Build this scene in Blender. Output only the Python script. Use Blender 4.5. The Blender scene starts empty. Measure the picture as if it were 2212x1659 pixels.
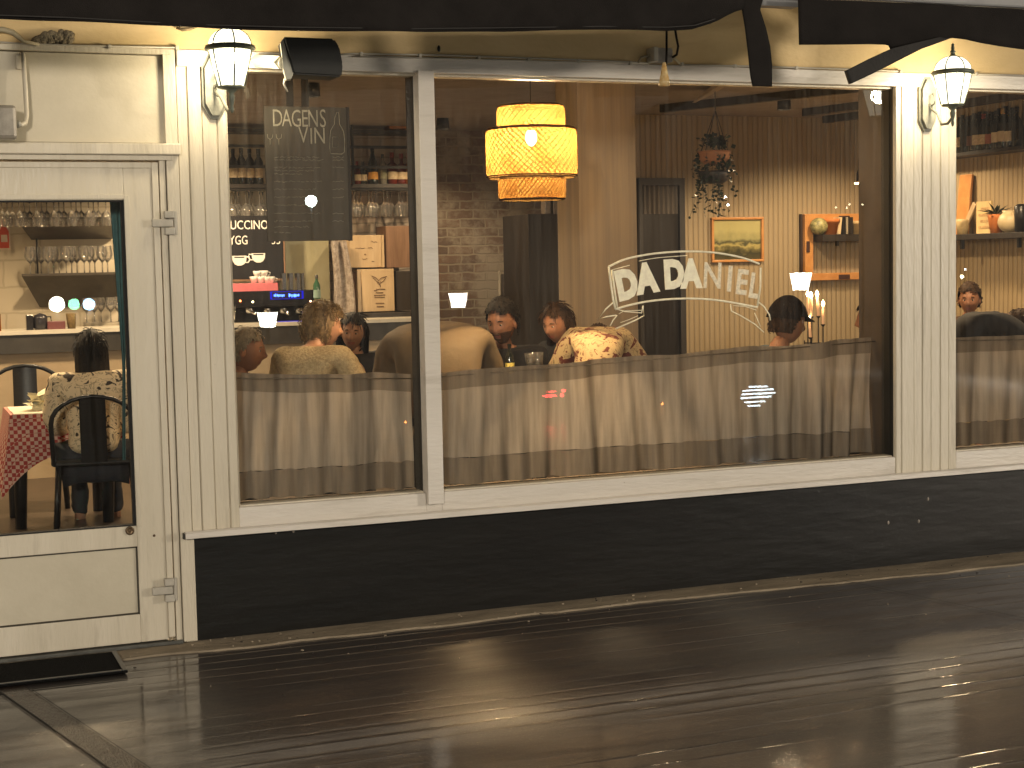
import bpy, bmesh, math, random
from mathutils import Vector, Matrix, noise, Euler
import numpy as np
random.seed(7)
R = math.radians
# ---------------------------------------------------------------- camera
CAM = np.array([-1.1875, -6.8731, 1.6543]); YAW, PITCH, ROLL = .379, .0767, -.0204
FPX = 5809.15 / 3840 * 2212          # focal length in picture units (picture is 2212 wide)
_f = np.array([math.sin(YAW)*math.cos(PITCH), math.cos(YAW)*math.cos(PITCH), -math.sin(PITCH)])
_r0 = np.array([math.cos(YAW), -math.sin(YAW), 0]); _u0 = np.cross(_r0, _f)
_r = math.cos(ROLL)*_r0 + math.sin(ROLL)*_u0
_u = -math.sin(ROLL)*_r0 + math.cos(ROLL)*_u0
def ray(u, v): return _f + (u-1106)/FPX*_r - (v-829.5)/FPX*_u
def at(u, v, Y=0.0):
    d = ray(u, v); p = CAM + (Y-CAM[1])/d[1]*d; return Vector(p)
def atx(u, v, X):
    d = ray(u, v); p = CAM + (X-CAM[0])/d[0]*d; return Vector(p)
def fx(u, v=600, Y=0.0): return at(u, v, Y).x
def fz(u, v, Y=0.0): return at(u, v, Y).z
def ppm(p): return FPX/float((np.array(p)-CAM) @ _f)

S = bpy.context.scene; COL = S.collection
cam = bpy.data.cameras.new('camera'); co = bpy.data.objects.new('camera', cam); COL.objects.link(co)
cam.sensor_width = 36; cam.lens = 36*5809.15/3840; cam.clip_end = 500; cam.clip_start = .05
co.matrix_world = Matrix(((_r[0], _u[0], -_f[0], CAM[0]), (_r[1], _u[1], -_f[1], CAM[1]), (_r[2], _u[2], -_f[2], CAM[2]), (0, 0, 0, 1)))
S.camera = co
# ---------------------------------------------------------------- night sky and exposure
W = bpy.data.worlds.new("World"); S.world = W; W.use_nodes = True
bg = W.node_tree.nodes['Background']; bg.inputs[0].default_value = (1, .86, .72, 1); bg.inputs[1].default_value = .17
S.view_settings.view_transform = 'Standard'; S.view_settings.look = 'None'; S.view_settings.gamma = 1; S.view_settings.exposure = .3
S.cycles.use_denoising = True
S.cycles.max_bounces = 10; S.cycles.transparent_max_bounces = 24; S.cycles.diffuse_bounces = 3; S.cycles.glossy_bounces = 4
S.cycles.sample_clamp_indirect = 4; S.cycles.sample_clamp_direct = 0

# ---------------------------------------------------------------- materials
MATS = {}
def mat(name, col, rough=.6, metal=0, emit=None, es=0, var=.12, vs=6, bump=0, bs=60, spec=.5, col2=None, stretch=(1,1,1), trans=0, coat=0):
    if name in MATS: return MATS[name]
    m = bpy.data.materials.new(name); m.use_nodes = True; nt = m.node_tree; n = nt.nodes; l = nt.links
    b = n['Principled BSDF']; b.inputs['Roughness'].default_value = rough; b.inputs['Metallic'].default_value = metal
    b.inputs['Specular IOR Level'].default_value = spec
    if coat: b.inputs['Coat Weight'].default_value = coat
    tc = n.new('ShaderNodeTexCoord'); mp = n.new('ShaderNodeMapping'); mp.inputs['Scale'].default_value = stretch
    l.new(tc.outputs['Object'], mp.inputs[0])
    tx = n.new('ShaderNodeTexNoise'); tx.inputs['Scale'].default_value = vs; tx.inputs['Detail'].default_value = 6; tx.inputs['Roughness'].default_value = .65
    l.new(mp.outputs[0], tx.inputs['Vector'])
    rp = n.new('ShaderNodeValToRGB'); rp.color_ramp.elements[0].position = .3; rp.color_ramp.elements[1].position = .7
    c2 = col2 or tuple(min(1, c*(1+var)) for c in col)
    c1 = tuple(c*(1-var) for c in col) if not col2 else col
    rp.color_ramp.elements[0].color = (*c1, 1); rp.color_ramp.elements[1].color = (*c2, 1)
    l.new(tx.outputs[0], rp.inputs[0]); l.new(rp.outputs[0], b.inputs['Base Color'])
    if bump:
        t2 = n.new('ShaderNodeTexNoise'); t2.inputs['Scale'].default_value = bs; t2.inputs['Detail'].default_value = 4
        l.new(mp.outputs[0], t2.inputs['Vector'])
        bp = n.new('ShaderNodeBump'); bp.inputs['Strength'].default_value = bump; bp.inputs['Distance'].default_value = .01
        l.new(t2.outputs[0], bp.inputs['Height']); l.new(bp.outputs[0], b.inputs['Normal'])
    if emit: b.inputs['Emission Color'].default_value = (*emit, 1); b.inputs['Emission Strength'].default_value = es
    if trans:
        b.inputs['Subsurface Weight'].default_value = trans; b.inputs['Subsurface Radius'].default_value = (.02, .01, .005)
    MATS[name] = m; return m
def nodemat(name):
    m = bpy.data.materials.new(name); m.use_nodes = True; nt = m.node_tree; nt.nodes.clear()
    o = nt.nodes.new('ShaderNodeOutputMaterial'); MATS[name] = m
    return m, nt, nt.nodes, nt.links, o
def glowmat(name, col, strength, alpha=0.0):
    m, nt, n, l, o = nodemat(name); e = n.new('ShaderNodeEmission'); e.inputs[0].default_value = (*col, 1); e.inputs[1].default_value = strength
    if alpha:
        t = n.new('ShaderNodeBsdfTransparent'); mx = n.new('ShaderNodeMixShader'); mx.inputs[0].default_value = alpha
        l.new(e.outputs[0], mx.inputs[1]); l.new(t.outputs[0], mx.inputs[2]); l.new(mx.outputs[0], o.inputs[0])
    else: l.new(e.outputs[0], o.inputs[0])
    return m
def glassmat(name, tint=(1, 1, 1), dirt_haze=0.0, ior=1.5, rough=0.0, boost=1.0, milk=0):
    m, nt, n, l, o = nodemat(name)
    t = n.new('ShaderNodeBsdfTransparent'); t.inputs[0].default_value = (*tint, 1)
    g = n.new('ShaderNodeBsdfGlossy'); g.inputs['Roughness'].default_value = rough
    fr = n.new('ShaderNodeFresnel'); fr.inputs[0].default_value = ior
    mu = n.new('ShaderNodeMath'); mu.operation = 'MULTIPLY'; mu.use_clamp = True; mu.inputs[1].default_value = boost
    l.new(fr.outputs[0], mu.inputs[0])
    mx = n.new('ShaderNodeMixShader'); l.new(mu.outputs[0], mx.inputs[0]); l.new(t.outputs[0], mx.inputs[1]); l.new(g.outputs[0], mx.inputs[2])
    last = mx
    if dirt_haze:
        tc = n.new('ShaderNodeTexCoord'); mp = n.new('ShaderNodeMapping'); mp.inputs['Scale'].default_value = (30, 30, 1.6)
        l.new(tc.outputs['Object'], mp.inputs[0])
        tx = n.new('ShaderNodeTexNoise'); tx.inputs['Scale'].default_value = 1.5; tx.inputs['Detail'].default_value = 8; l.new(mp.outputs[0], tx.inputs['Vector'])
        rp = n.new('ShaderNodeValToRGB'); rp.color_ramp.elements[0].position = .42; rp.color_ramp.elements[1].position = .85
        rp.color_ramp.elements[0].color = (dirt_haze*.25,)*3+(1,); rp.color_ramp.elements[1].color = (dirt_haze*3,)*3+(1,)
        l.new(tx.outputs[0], rp.inputs[0])
        df = n.new('ShaderNodeBsdfDiffuse'); df.inputs[0].default_value = (.6, .55, .48, 1)
        m2 = n.new('ShaderNodeMixShader'); l.new(rp.outputs[0], m2.inputs[0]); l.new(mx.outputs[0], m2.inputs[1]); l.new(df.outputs[0], m2.inputs[2]); last = m2
    if milk:
        df = n.new('ShaderNodeBsdfDiffuse'); df.inputs[0].default_value = (.9, .88, .85, 1); m3 = n.new('ShaderNodeMixShader'); m3.inputs[0].default_value = milk; l.new(last.outputs[0], m3.inputs[1]); l.new(df.outputs[0], m3.inputs[2]); last = m3
    l.new(last.outputs[0], o.inputs[0]); return m

def paint_mat(name, col, col2, rough=.4, hz=False):       # old brush-painted timber with grime streaks and small chips
    m = mat(name, col, rough, var=.1, vs=3, bump=.35, bs=70, col2=col2, stretch=(.18, 1, 1) if hz else (1, 1, .18)); nt = m.node_tree; n = nt.nodes; l = nt.links; b = n['Principled BSDF']
    src = b.inputs['Base Color'].links[0].from_socket; tc = n.new('ShaderNodeTexCoord')
    def layer(scale, st, p0, p1, colr, amt, src):
        mp = n.new('ShaderNodeMapping'); mp.inputs['Scale'].default_value = st; l.new(tc.outputs['Object'], mp.inputs[0])
        t = n.new('ShaderNodeTexNoise'); t.inputs['Scale'].default_value = scale; t.inputs['Detail'].default_value = 7; t.inputs['Roughness'].default_value = .7; l.new(mp.outputs[0], t.inputs['Vector'])
        r = n.new('ShaderNodeMapRange'); r.inputs[1].default_value = p0; r.inputs[2].default_value = p1; r.inputs[4].default_value = amt; l.new(t.outputs[0], r.inputs[0])
        mx = n.new('ShaderNodeMixRGB'); l.new(r.outputs[0], mx.inputs[0]); l.new(src, mx.inputs[1]); mx.inputs[2].default_value = (*colr, 1); return mx.outputs[0]
    src = layer(2.2, (.5, 5, 5) if hz else (5, 5, .5), .54, .78, (.24, .20, .14), .55, src)
    src = layer(34, (1, 1, .6), .70, .74, (.16, .11, .07), .7, src)
    l.new(src, b.inputs['Base Color']); return m
PAINT = paint_mat('cream_paint', (.54, .485, .375), (.67, .61, .495))
PAINT2 = mat('cream_panel_paint', (.50, .45, .34), .45, var=.08, vs=2.2, bump=.12, bs=50, col2=(.61, .555, .435))
WHITE = paint_mat('white_sill_paint', (.60, .555, .49), (.72, .675, .61), hz=True)
YELLOW = mat('yellow_plaster', (.62, .45, .215), .75, vs=2.5, bump=.35, bs=40, col2=(.74, .56, .30), stretch=(.6, 1, 1))
BLACKP = mat('black_base_paint', (.0055, .0052, .0046), .42, vs=1.6, bump=.3, bs=9, spec=.3, col2=(.013, .012, .010), stretch=(.5, 1, 2.2))
CANVAS = mat('black_canvas', (.014, .012, .011), .9, var=.3, vs=5, bump=.3, bs=200, spec=.15)
GREYALU = mat('grey_aluminium', (.3, .3, .3), .5, .3, var=.08)
DARKMET = mat('dark_bronze', (.045, .05, .04), .45, .4, var=.3, vs=20)
FRAMEM = mat('verdigris_frame', (.13, .145, .11), .5, .2, var=.3, vs=20)
AGED = mat('weathered_lantern_plate', (.20, .20, .165), .55, .1, var=.3, vs=14, bump=.2)
RUBBER = mat('black_rubber', (.008, .008, .008), .75, var=.4, vs=40, bump=.4, bs=120)
BLKPL = mat('black_plastic', (.02, .02, .018), .5, var=.2, vs=8, bump=.08, bs=150)
GREYPL = mat('grey_plastic', (.3, .29, .25), .5, var=.15)
LINE = mat('gap_shadow_paint', (.05, .042, .03), .8)
BLACKM = mat('black_metal', (.012, .012, .012), .35, .3, var=.2)
DARKWOOD = mat('dark_wood', (.03, .022, .015), .5, var=.3, vs=9, stretch=(1, 1, .15))
PINE = mat('pale_pine', (.44, .31, .17), .6, var=.1, vs=7, stretch=(3, 3, .4), col2=(.55, .41, .25))
BROWNWOOD = mat('brown_board', (.14, .075, .04), .6, var=.1, vs=9, stretch=(3, 3, .3), col2=(.26, .15, .09))
ORWOOD = mat('orange_wood', (.46, .20, .06), .4, var=.1, vs=9, col2=(.60, .30, .10))
GLASS = glassmat('window_glass', (.95, .96, .94), dirt_haze=.022, boost=1.25)  # streaky dirt, strengthened to lay a haze over the room behind
DOORGL = glassmat('door_glass', (.95, .96, .94), dirt_haze=.006, boost=1.1)
WINEGL = glassmat('wine_glass', (.93, .92, .90), ior=1.7, rough=.06, boost=2.6, milk=.06)
CHALK = mat('chalk_cream', (.52, .47, .36), .9, var=.25, vs=30)
CHALKW = mat('chalk_white', (.75, .73, .7), .9, var=.1, emit=(1, .97, .92), es=0)

# ---------------------------------------------------------------- mesh helpers
class MB:
    def __init__(s): s.v = []; s.f = []; s.mi = []; s.smooth = []
    def add(s, vs, fs, mi=0, smooth=False):
        o = len(s.v); s.v += [tuple(p) for p in vs]
        for f in fs: s.f.append([i+o for i in f]); s.mi.append(mi); s.smooth.append(smooth)
        return s
    def box(s, x0, x1, y0, y1, z0, z1, mi=0, bev=0):
        if x0 > x1: x0, x1 = x1, x0
        if y0 > y1: y0, y1 = y1, y0
        if z0 > z1: z0, z1 = z1, z0
        b = min(bev, (x1-x0)/3, (y1-y0)/3, (z1-z0)/3)
        if b <= 0:
            vs = [(x, y, z) for x in (x0, x1) for y in (y0, y1) for z in (z0, z1)]
            return s.add(vs, [(0, 1, 3, 2), (4, 6, 7, 5), (0, 4, 5, 1), (2, 3, 7, 6), (0, 2, 6, 4), (1, 5, 7, 3)], mi)
        bm = bmesh.new(); bmesh.ops.create_cube(bm, size=1)
        for v in bm.verts: v.co = ((x0+x1)/2+v.co.x*(x1-x0), (y0+y1)/2+v.co.y*(y1-y0), (z0+z1)/2+v.co.z*(z1-z0))
        bmesh.ops.bevel(bm, geom=bm.edges[:], offset=b, segments=2, affect='EDGES', profile=.5)
        bm.verts.index_update(); s.add([v.co[:] for v in bm.verts], [[v.index for v in f.verts] for f in bm.faces], mi); bm.free(); return s
    def obox(s, c, size, rot=(0, 0, 0), mi=0, bev=0):    # oriented box
        t = MB().box(-size[0]/2, size[0]/2, -size[1]/2, size[1]/2, -size[2]/2, size[2]/2, bev=bev)
        M = Euler(rot).to_matrix(); c = Vector(c)
        return s.add([M @ Vector(p) + c for p in t.v], t.f, mi)
    def poly(s, pts, y0, y1, mi=0):       # outline in XZ extruded in Y
        n = len(pts); vs = [(p[0], y0, p[1]) for p in pts]+[(p[0], y1, p[1]) for p in pts]
        fs = [list(range(n)), list(range(2*n-1, n-1, -1))]+[[i, n+i, n+(i+1) % n, (i+1) % n] for i in range(n)]
        return s.add(vs, fs, mi)
    def lathe(s, prof, c=(0, 0, 0), n=20, mi=0, axis='z', smooth=True, sx=1, sy=1):
        vs = []; fs = []; m = len(prof)
        for i in range(n):
            a = 2*math.pi*i/n
            for r, z in prof:
                p = (r*math.cos(a)*sx, r*math.sin(a)*sy, z)
                if axis == 'y': p = (p[0], p[2], p[1])
                if axis == 'x': p = (p[2], p[0], p[1])
                vs.append((p[0]+c[0], p[1]+c[1], p[2]+c[2]))
        for i in range(n):
            for j in range(m-1):
                a, b = i*m+j, ((i+1) % n)*m+j; fs.append((a, b, b+1, a+1))
        return s.add(vs, fs, mi, smooth)
    def tube(s, pts, r, n=8, mi=0, cap=True, smooth=True, flat=1):
        pts = [Vector(p) for p in pts]; rs = r if isinstance(r, (list, tuple)) else [r]*len(pts)
        vs = []; fs = []; up = Vector((0, 0, 1)); m = len(pts)
        for i, p in enumerate(pts):
            t = (pts[min(i+1, m-1)]-pts[max(i-1, 0)]).normalized()
            a = t.cross(up)
            if a.length < .05: a = t.cross(Vector((0, 1, 0)))
            a.normalize(); b = a.cross(t)
            for k in range(n):
                q = 2*math.pi*k/n; vs.append(p+(a*math.cos(q)*flat+b*math.sin(q))*rs[i])
        for i in range(m-1):
            for k in range(n): fs.append((i*n+k, i*n+(k+1) % n, (i+1)*n+(k+1) % n, (i+1)*n+k))
        if cap: fs.append(tuple(range(n-1, -1, -1))); fs.append(tuple((m-1)*n+k for k in range(n)))
        return s.add(vs, fs, mi, smooth)
    def ell(s, c, r, n=14, m=10, mi=0, rot=None):
        vs = []; fs = []; c = Vector(c)
        for j in range(m+1):
            th = math.pi*j/m
            for i in range(n):
                a = 2*math.pi*i/n; p = Vector((r[0]*math.sin(th)*math.cos(a), r[1]*math.sin(th)*math.sin(a), r[2]*math.cos(th)))
                if rot: p = rot @ p
                vs.append(p+c)
        for j in range(m):
            for i in range(n): fs.append((j*n+i, (j+1)*n+i, (j+1)*n+(i+1) % n, j*n+(i+1) % n))
        return s.add(vs, fs, mi, True)
    def grid(s, fn, nu, nv, mi=0, smooth=True):
        vs = [fn(i/nu, j/nv) for j in range(nv+1) for i in range(nu+1)]
        fs = [(j*(nu+1)+i, j*(nu+1)+i+1, (j+1)*(nu+1)+i+1, (j+1)*(nu+1)+i) for j in range(nv) for i in range(nu)]
        return s.add(vs, fs, mi, smooth)
    def build(s, name, mats, parent=None, shift=None):
        me = bpy.data.meshes.new(name)
        if shift is None and parent:
            q = parent; shift = [0, 0, 0]
            while q: shift = [a+b for a, b in zip(shift, q.location)]; q = q.parent
        if shift is not None: s.v = [(p[0]-shift[0], p[1]-shift[1], p[2]-shift[2]) for p in s.v]
        me.from_pydata([tuple(map(float, p)) for p in s.v], [], s.f)
        if not isinstance(mats, (list, tuple)): mats = [mats]
        for m in mats: me.materials.append(m)
        me.polygons.foreach_set('material_index', s.mi); me.polygons.foreach_set('use_smooth', s.smooth)
        bm = bmesh.new(); bm.from_mesh(me); bmesh.ops.remove_doubles(bm, verts=bm.verts, dist=1e-6)
        bmesh.ops.recalc_face_normals(bm, faces=bm.faces); bm.to_mesh(me); bm.free()
        o = bpy.data.objects.new(name, me); COL.objects.link(o)
        if parent: o.parent = parent
        return o
def tag(o, label=None, cat=None, group=None, kind=None):
    if label: o['label'] = label
    if cat: o['category'] = cat
    if group: o['group'] = group
    if kind: o['kind'] = kind
    return o
def thing(name, label, cat, loc=(0, 0, 0), group=None, rz=0):
    o = bpy.data.objects.new(name, None); o.empty_display_size = .1; COL.objects.link(o); o.location = loc; o.rotation_euler = (0, 0, rz)
    return tag(o, label, cat, group)
def dup(root, loc, rz=None, label=None, scale=None):
    r = root.copy(); COL.objects.link(r); r.location = loc
    if rz is not None: r.rotation_euler = (0, 0, rz)
    if scale: r.scale = scale
    if label: r['label'] = label
    for ch in list(root.children):
        c = ch.copy(); COL.objects.link(c); c.parent = r
        for g in list(ch.children):
            d = g.copy(); COL.objects.link(d); d.parent = c
    return r
def text_mb(txt, size, mb, M, extr=.002, bold=0, mi=0, align='CENTER', sx=1):
    cu = bpy.data.curves.new('t', 'FONT'); cu.body = txt; cu.size = size; cu.extrude = extr; cu.offset = bold; cu.align_x = align; cu.align_y = 'CENTER'; cu.resolution_u = 3
    ob = bpy.data.objects.new('t', cu); COL.objects.link(ob)
    dg = bpy.context.evaluated_depsgraph_get(); me = bpy.data.meshes.new_from_object(ob.evaluated_get(dg))
    B = Matrix(((sx, 0, 0), (0, 0, -1), (0, 1, 0)))
    mb.add([M @ (B @ v.co) for v in me.vertices], [list(p.vertices) for p in me.polygons], mi)
    bpy.data.objects.remove(ob); bpy.data.curves.remove(cu); bpy.data.meshes.remove(me)
def light(kind, loc, energy, col, radius=.03, parent=None, rot=None, spot=None, blend=.6, name='lamp_light'):
    L = bpy.data.lights.new(name, kind); L.energy = energy; L.color = col; L.shadow_soft_size = radius
    if kind == 'SPOT': L.spot_size = spot; L.spot_blend = blend
    o = bpy.data.objects.new(name, L); COL.objects.link(o); o.location = loc
    if rot: o.rotation_euler = rot
    if parent: o.parent = parent
    return o
# ================================================================ GROUND
def ground_mat():
    m, nt, n, l, o = nodemat('wet_boards')
    b = n.new('ShaderNodeBsdfPrincipled'); l.new(b.outputs[0], o.inputs[0])
    geo = n.new('ShaderNodeTexCoord')
    def nz(scale, sc3, det=5, rough=.6):
        mp = n.new('ShaderNodeMapping'); mp.inputs['Scale'].default_value = sc3; l.new(geo.outputs['Object'], mp.inputs[0])
        t = n.new('ShaderNodeTexNoise'); t.inputs['Scale'].default_value = scale; t.inputs['Detail'].default_value = det; t.inputs['Roughness'].default_value = rough
        l.new(mp.outputs[0], t.inputs['Vector']); return t
    def math_(op, a, bb, clamp=False):
        q = n.new('ShaderNodeMath'); q.operation = op; q.use_clamp = clamp
        for i, x in enumerate((a, bb)):
            if isinstance(x, (int, float)): q.inputs[i].default_value = x
            elif x is not None: l.new(x, q.inputs[i])
        return q.outputs[0]
    sep = n.new('ShaderNodeSeparateXYZ'); l.new(geo.outputs['Object'], sep.inputs[0])
    wob = nz(.6, (1, 3, 1), 3)
    yy = math_('ADD', sep.outputs[1], math_('MULTIPLY', wob.outputs[0], .045))
    # board profile: rounded crown, narrow gap, period .118 m
    ph = math_('FRACT', math_('MULTIPLY', yy, 1/.118), None)
    tri = math_('ABSOLUTE', math_('SUBTRACT', ph, .5), None)       # 0 mid, .5 gap
    gap = math_('POWER', math_('MULTIPLY', tri, 2), 9)
    amp = nz(.8, (.35, 1.6, 1), 4)
    ampr = n.new('ShaderNodeMapRange'); ampr.inputs[1].default_value = .42; ampr.inputs[2].default_value = .62; l.new(amp.outputs[0], ampr.inputs[0])
    gapa = math_('MULTIPLY', gap, ampr.outputs[0])
    grain = nz(9, (.05, 9, 1), 5, .6); fine = nz(60, (.03, 1.6, 1), 3, .6)
    speck = nz(75, (1, 1, 1), 4, .7)
    big = nz(1.3, (.5, 2.2, 1), 4)
    spk = n.new('ShaderNodeMapRange'); spk.inputs[1].default_value = -.8; spk.inputs[2].default_value = -1.5; spk.inputs[3].default_value = .04; spk.inputs[4].default_value = .25; l.new(sep.outputs[1], spk.inputs[0])
    h = math_('SUBTRACT', math_('ADD', math_('MULTIPLY', grain.outputs[0], .03), math_('MULTIPLY', fine.outputs[0], .012)), math_('MULTIPLY', gapa, .62))
    h = math_('ADD', h, math_('MULTIPLY', speck.outputs[0], spk.outputs[0]))
    bp = n.new('ShaderNodeBump'); bp.inputs['Strength'].default_value = .6; bp.inputs['Distance'].default_value = .01
    l.new(h, bp.inputs['Height']); l.new(bp.outputs[0], b.inputs['Normal'])
    rp = n.new('ShaderNodeValToRGB'); l.new(big.outputs[0], rp.inputs[0])
    rp.color_ramp.elements[0].position = .3; rp.color_ramp.elements[1].position = .75
    rp.color_ramp.elements[0].color = (.014, .0095, .0070, 1); rp.color_ramp.elements[1].color = (.046, .031, .023, 1)
    mx = n.new('ShaderNodeMixRGB'); mx.blend_type = 'MULTIPLY'; l.new(rp.outputs[0], mx.inputs[1]); mx.inputs[2].default_value = (.25, .22, .2, 1); l.new(gapa, mx.inputs[0])
    gr = nz(110, (1, .8, 1), 3, .8); g2 = n.new('ShaderNodeMapRange'); g2.inputs[1].default_value = .56; g2.inputs[2].default_value = .72; l.new(gr.outputs[0], g2.inputs[0])
    near = n.new('ShaderNodeMapRange'); near.inputs[1].default_value = -.3; near.inputs[2].default_value = -1.4; near.inputs[3].default_value = .15; near.inputs[4].default_value = .9; l.new(sep.outputs[1], near.inputs[0])
    m3 = n.new('ShaderNodeMixRGB'); l.new(math_('MULTIPLY', g2.outputs[0], near.outputs[0]), m3.inputs[0]); l.new(mx.outputs[0], m3.inputs[1]); m3.inputs[2].default_value = (.17, .125, .085, 1)
    st = nz(5, (.25, 14, 1), 5, .7); s2 = n.new('ShaderNodeMapRange'); s2.inputs[1].default_value = .55; s2.inputs[2].default_value = .75; s2.inputs[4].default_value = .7; l.new(st.outputs[0], s2.inputs[0])
    m4 = n.new('ShaderNodeMixRGB'); l.new(s2.outputs[0], m4.inputs[0]); l.new(m3.outputs[0], m4.inputs[1]); m4.inputs[2].default_value = (.006, .005, .004, 1)
    l.new(m4.outputs[0], b.inputs['Base Color'])
    cw = nz(2.2, (.6, 5, 1), 5, .7); c2w = n.new('ShaderNodeMapRange'); c2w.inputs[1].default_value = .38; c2w.inputs[2].default_value = .58; c2w.inputs[3].default_value = .35; c2w.inputs[4].default_value = 1; l.new(cw.outputs[0], c2w.inputs[0]); l.new(c2w.outputs[0], b.inputs['Coat Weight'])
    rr = n.new('ShaderNodeMapRange'); rr.inputs[1].default_value = .35; rr.inputs[2].default_value = .65; rr.inputs[3].default_value = .31; rr.inputs[4].default_value = .41
    pud = nz(1.1, (.5, 1.8, 1), 5); l.new(pud.outputs[0], rr.inputs[0])
    l.new(math_('ADD', rr.outputs[0], math_('MULTIPLY', speck.outputs[0], .08)), b.inputs['Roughness'])
    b.inputs['Specular IOR Level'].default_value = .9; b.inputs['Anisotropic'].default_value = 1.0; b.inputs['Coat Weight'].default_value = .9; b.inputs['Coat Roughness'].default_value = .045; b.inputs['Coat IOR'].default_value = 1.5; spk2 = n.new('ShaderNodeMapRange'); spk2.inputs[1].default_value = -1.0; spk2.inputs[2].default_value = -1.7; spk2.inputs[3].default_value = .02; spk2.inputs[4].default_value = .05; l.new(sep.outputs[1], spk2.inputs[0]); h2 = math_('SUBTRACT', math_('ADD', math_('MULTIPLY', speck.outputs[0], spk2.outputs[0]), math_('MULTIPLY', big.outputs[0], .12)), math_('MULTIPLY', gapa, .6)); bp2 = n.new('ShaderNodeBump'); bp2.inputs['Strength'].default_value = .5; bp2.inputs['Distance'].default_value = .01; l.new(h2, bp2.inputs['Height']); l.new(bp2.outputs[0], b.inputs['Coat Normal'])
    tg = n.new('ShaderNodeCombineXYZ'); tg.inputs[1].default_value = 1; l.new(tg.outputs[0], b.inputs['Tangent'])
    return m
WET = ground_mat()
g = MB(); g.add([(-60, -80, -.004), (60, -80, -.004), (60, .3, -.004), (-60, .3, -.004)], [(0, 1, 2, 3)])
tag(g.build('ground', WET), kind='structure', label='dark wet timber boards running along the shopfront')
CONC = mat('damp_concrete', (.16, .13, .092), .75, var=.3, vs=7, bump=.8, bs=60, col2=(.34, .28, .20), spec=.2, stretch=(.4, 1.5, 1))
g = MB()
xs = [-8+i*.0625 for i in range(481)]
top = [(x, .3) for x in xs]; bot = [(x, -.185-.012*math.sin(x*2.1)-.030*noise.noise(Vector((x*3, 0, 0)))-.016*noise.noise(Vector((x*11, 4, 0)))+(-.03*max(0, x-2))) for x in xs]
vs = []
for (x, y), (x2, y2) in zip(top, bot): vs += [(x, y, .004), (x2, y2+.004, .004), (x2, y2, -.006)]
g.add(vs, [(i*3, i*3+3, i*3+4, i*3+1) for i in range(480)]+[(i*3+1, i*3+4, i*3+5, i*3+2) for i in range(480)])
PVM = (tag)(g.build('pavement', CONC), kind='structure', label='narrow pale concrete strip at the foot of the wall')
# skewed cross joints in the decking
def skew(x, w, y0=-.19, y1=-6, z=.0, name='deck_joint', m=None, lab=''):
    k = .235; b = MB(); b.add([(x-k*(y0), y0, z), (x+w-k*y0, y0, z), (x+w-k*y1, y1, z), (x-k*y1, y1, z)], [(0, 1, 2, 3)]); o = b.build(name, m)
    return tag(o, lab, kind='structure')
XB = mat('cross_board', (.016, .011, .008), .42, var=.4, vs=9, bump=.8, bs=60, col2=(.045, .032, .024), stretch=(2, .5, 1), coat=.25, spec=.4)
SLOT = mat('joint_slot', (.003, .003, .003), .6)
skew(-.972, .105, z=.0, name='deck_cross_board', m=XB, lab='narrow wet board running out from the wall under the doormat')
for x in (-.978, -.866, 3.232, 5.1): skew(x, .006, z=.004, m=SLOT, lab='dark joint between deck sections')

# ================================================================ BUILDING SHELL
BLD = thing('restaurant_building', 'cream painted wooden shopfront with a black base and yellow band above the windows', 'building')
ZS = .511; ZH0 = fz(978, 160); ZH1 = fz(978, 126)     # glass top, header top
xa = fx(406, 904); xg0 = fx(511, 904)+.0; XM0 = fx(909, 565); XM1 = fx(943, 565); XP0 = 3.747; XP1 = 4.138
# header beam, yellow wall above
b = MB(); b.box(fx(380, 120), 9, -.012, .12, ZH0, ZH1, bev=.004); b.build('header_beam', WHITE, BLD)
b = MB(); b.box(-6, 9, .0, .2, ZH1+.003, ZH1+.62); b.build('fascia_wall', YELLOW, BLD)
b = MB(); b.box(-6, 12, -.02, .2, ZH1+.62, 6.5); b.build('upper_wall', mat('grey_upper_wall', (.2, .19, .18), .8), BLD)
b = MB(); b.box(-6, fx(366, 100), -.016, .1, fz(200, 114), ZH1, bev=.003); b.build('header_trim', PAINT, BLD)
# window sill + bottom rail + base
zg = fz(553, 1094); zr = fz(553, 1139)
b = MB(); b.box(xg0-.002, XM0, .004, .11, zr-.03, zg, bev=.006); b.box(XM1, XP0, .004, .11, zr-.03, zg, bev=.006); b.box(XP1, 9, .004, .11, zr-.03, zg, bev=.006)
b.box(XM0, XM1, .006, .11, zr-.03, zg)
b.build('bottom_rail', WHITE, BLD)
# sill: wedge profile swept in x
xs0 = fx(400, 1150, -.05)
def sweep(mb, prof, x0, x1, n=40, wob=.0015):
    m = len(prof); vs = []
    for i in range(n+1):
        x = x0+(x1-x0)*i/n; d = wob*noise.noise(Vector((x*1.7, 3, 0)))
        vs += [(x, y, z+d) for y, z in prof]
    fs = [(i*m+j, i*m+(j+1) % m, (i+1)*m+(j+1) % m, (i+1)*m+j) for i in range(n) for j in range(m)]
    fs += [tuple(range(m)), tuple(n*m+j for j in range(m-1, -1, -1))]
    mb.add(vs, fs); return mb
zl = fz(553, 1139, -.06); zl2 = fz(553, 1152, -.06)
b = sweep(MB(), [(.02, zr+.004), (-.05, zl+.002), (-.062, zl-.004), (-.064, zl2), (-.05, zl2-.004), (.02, zl2-.002)], xs0, 9)
b.build('window_sill', WHITE, BLD)
b = MB(); b.box(xs0-.006, xs0-.001, -.045, .0, zl2-.004, zl-.006); b.build('sill_end_cap', BLKPL, BLD)
b = MB(); b.box(.012, 9, .012, .3, -.02, zl2-.006); b.build('base_panel', BLACKP, BLD)
b = MB()
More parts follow.
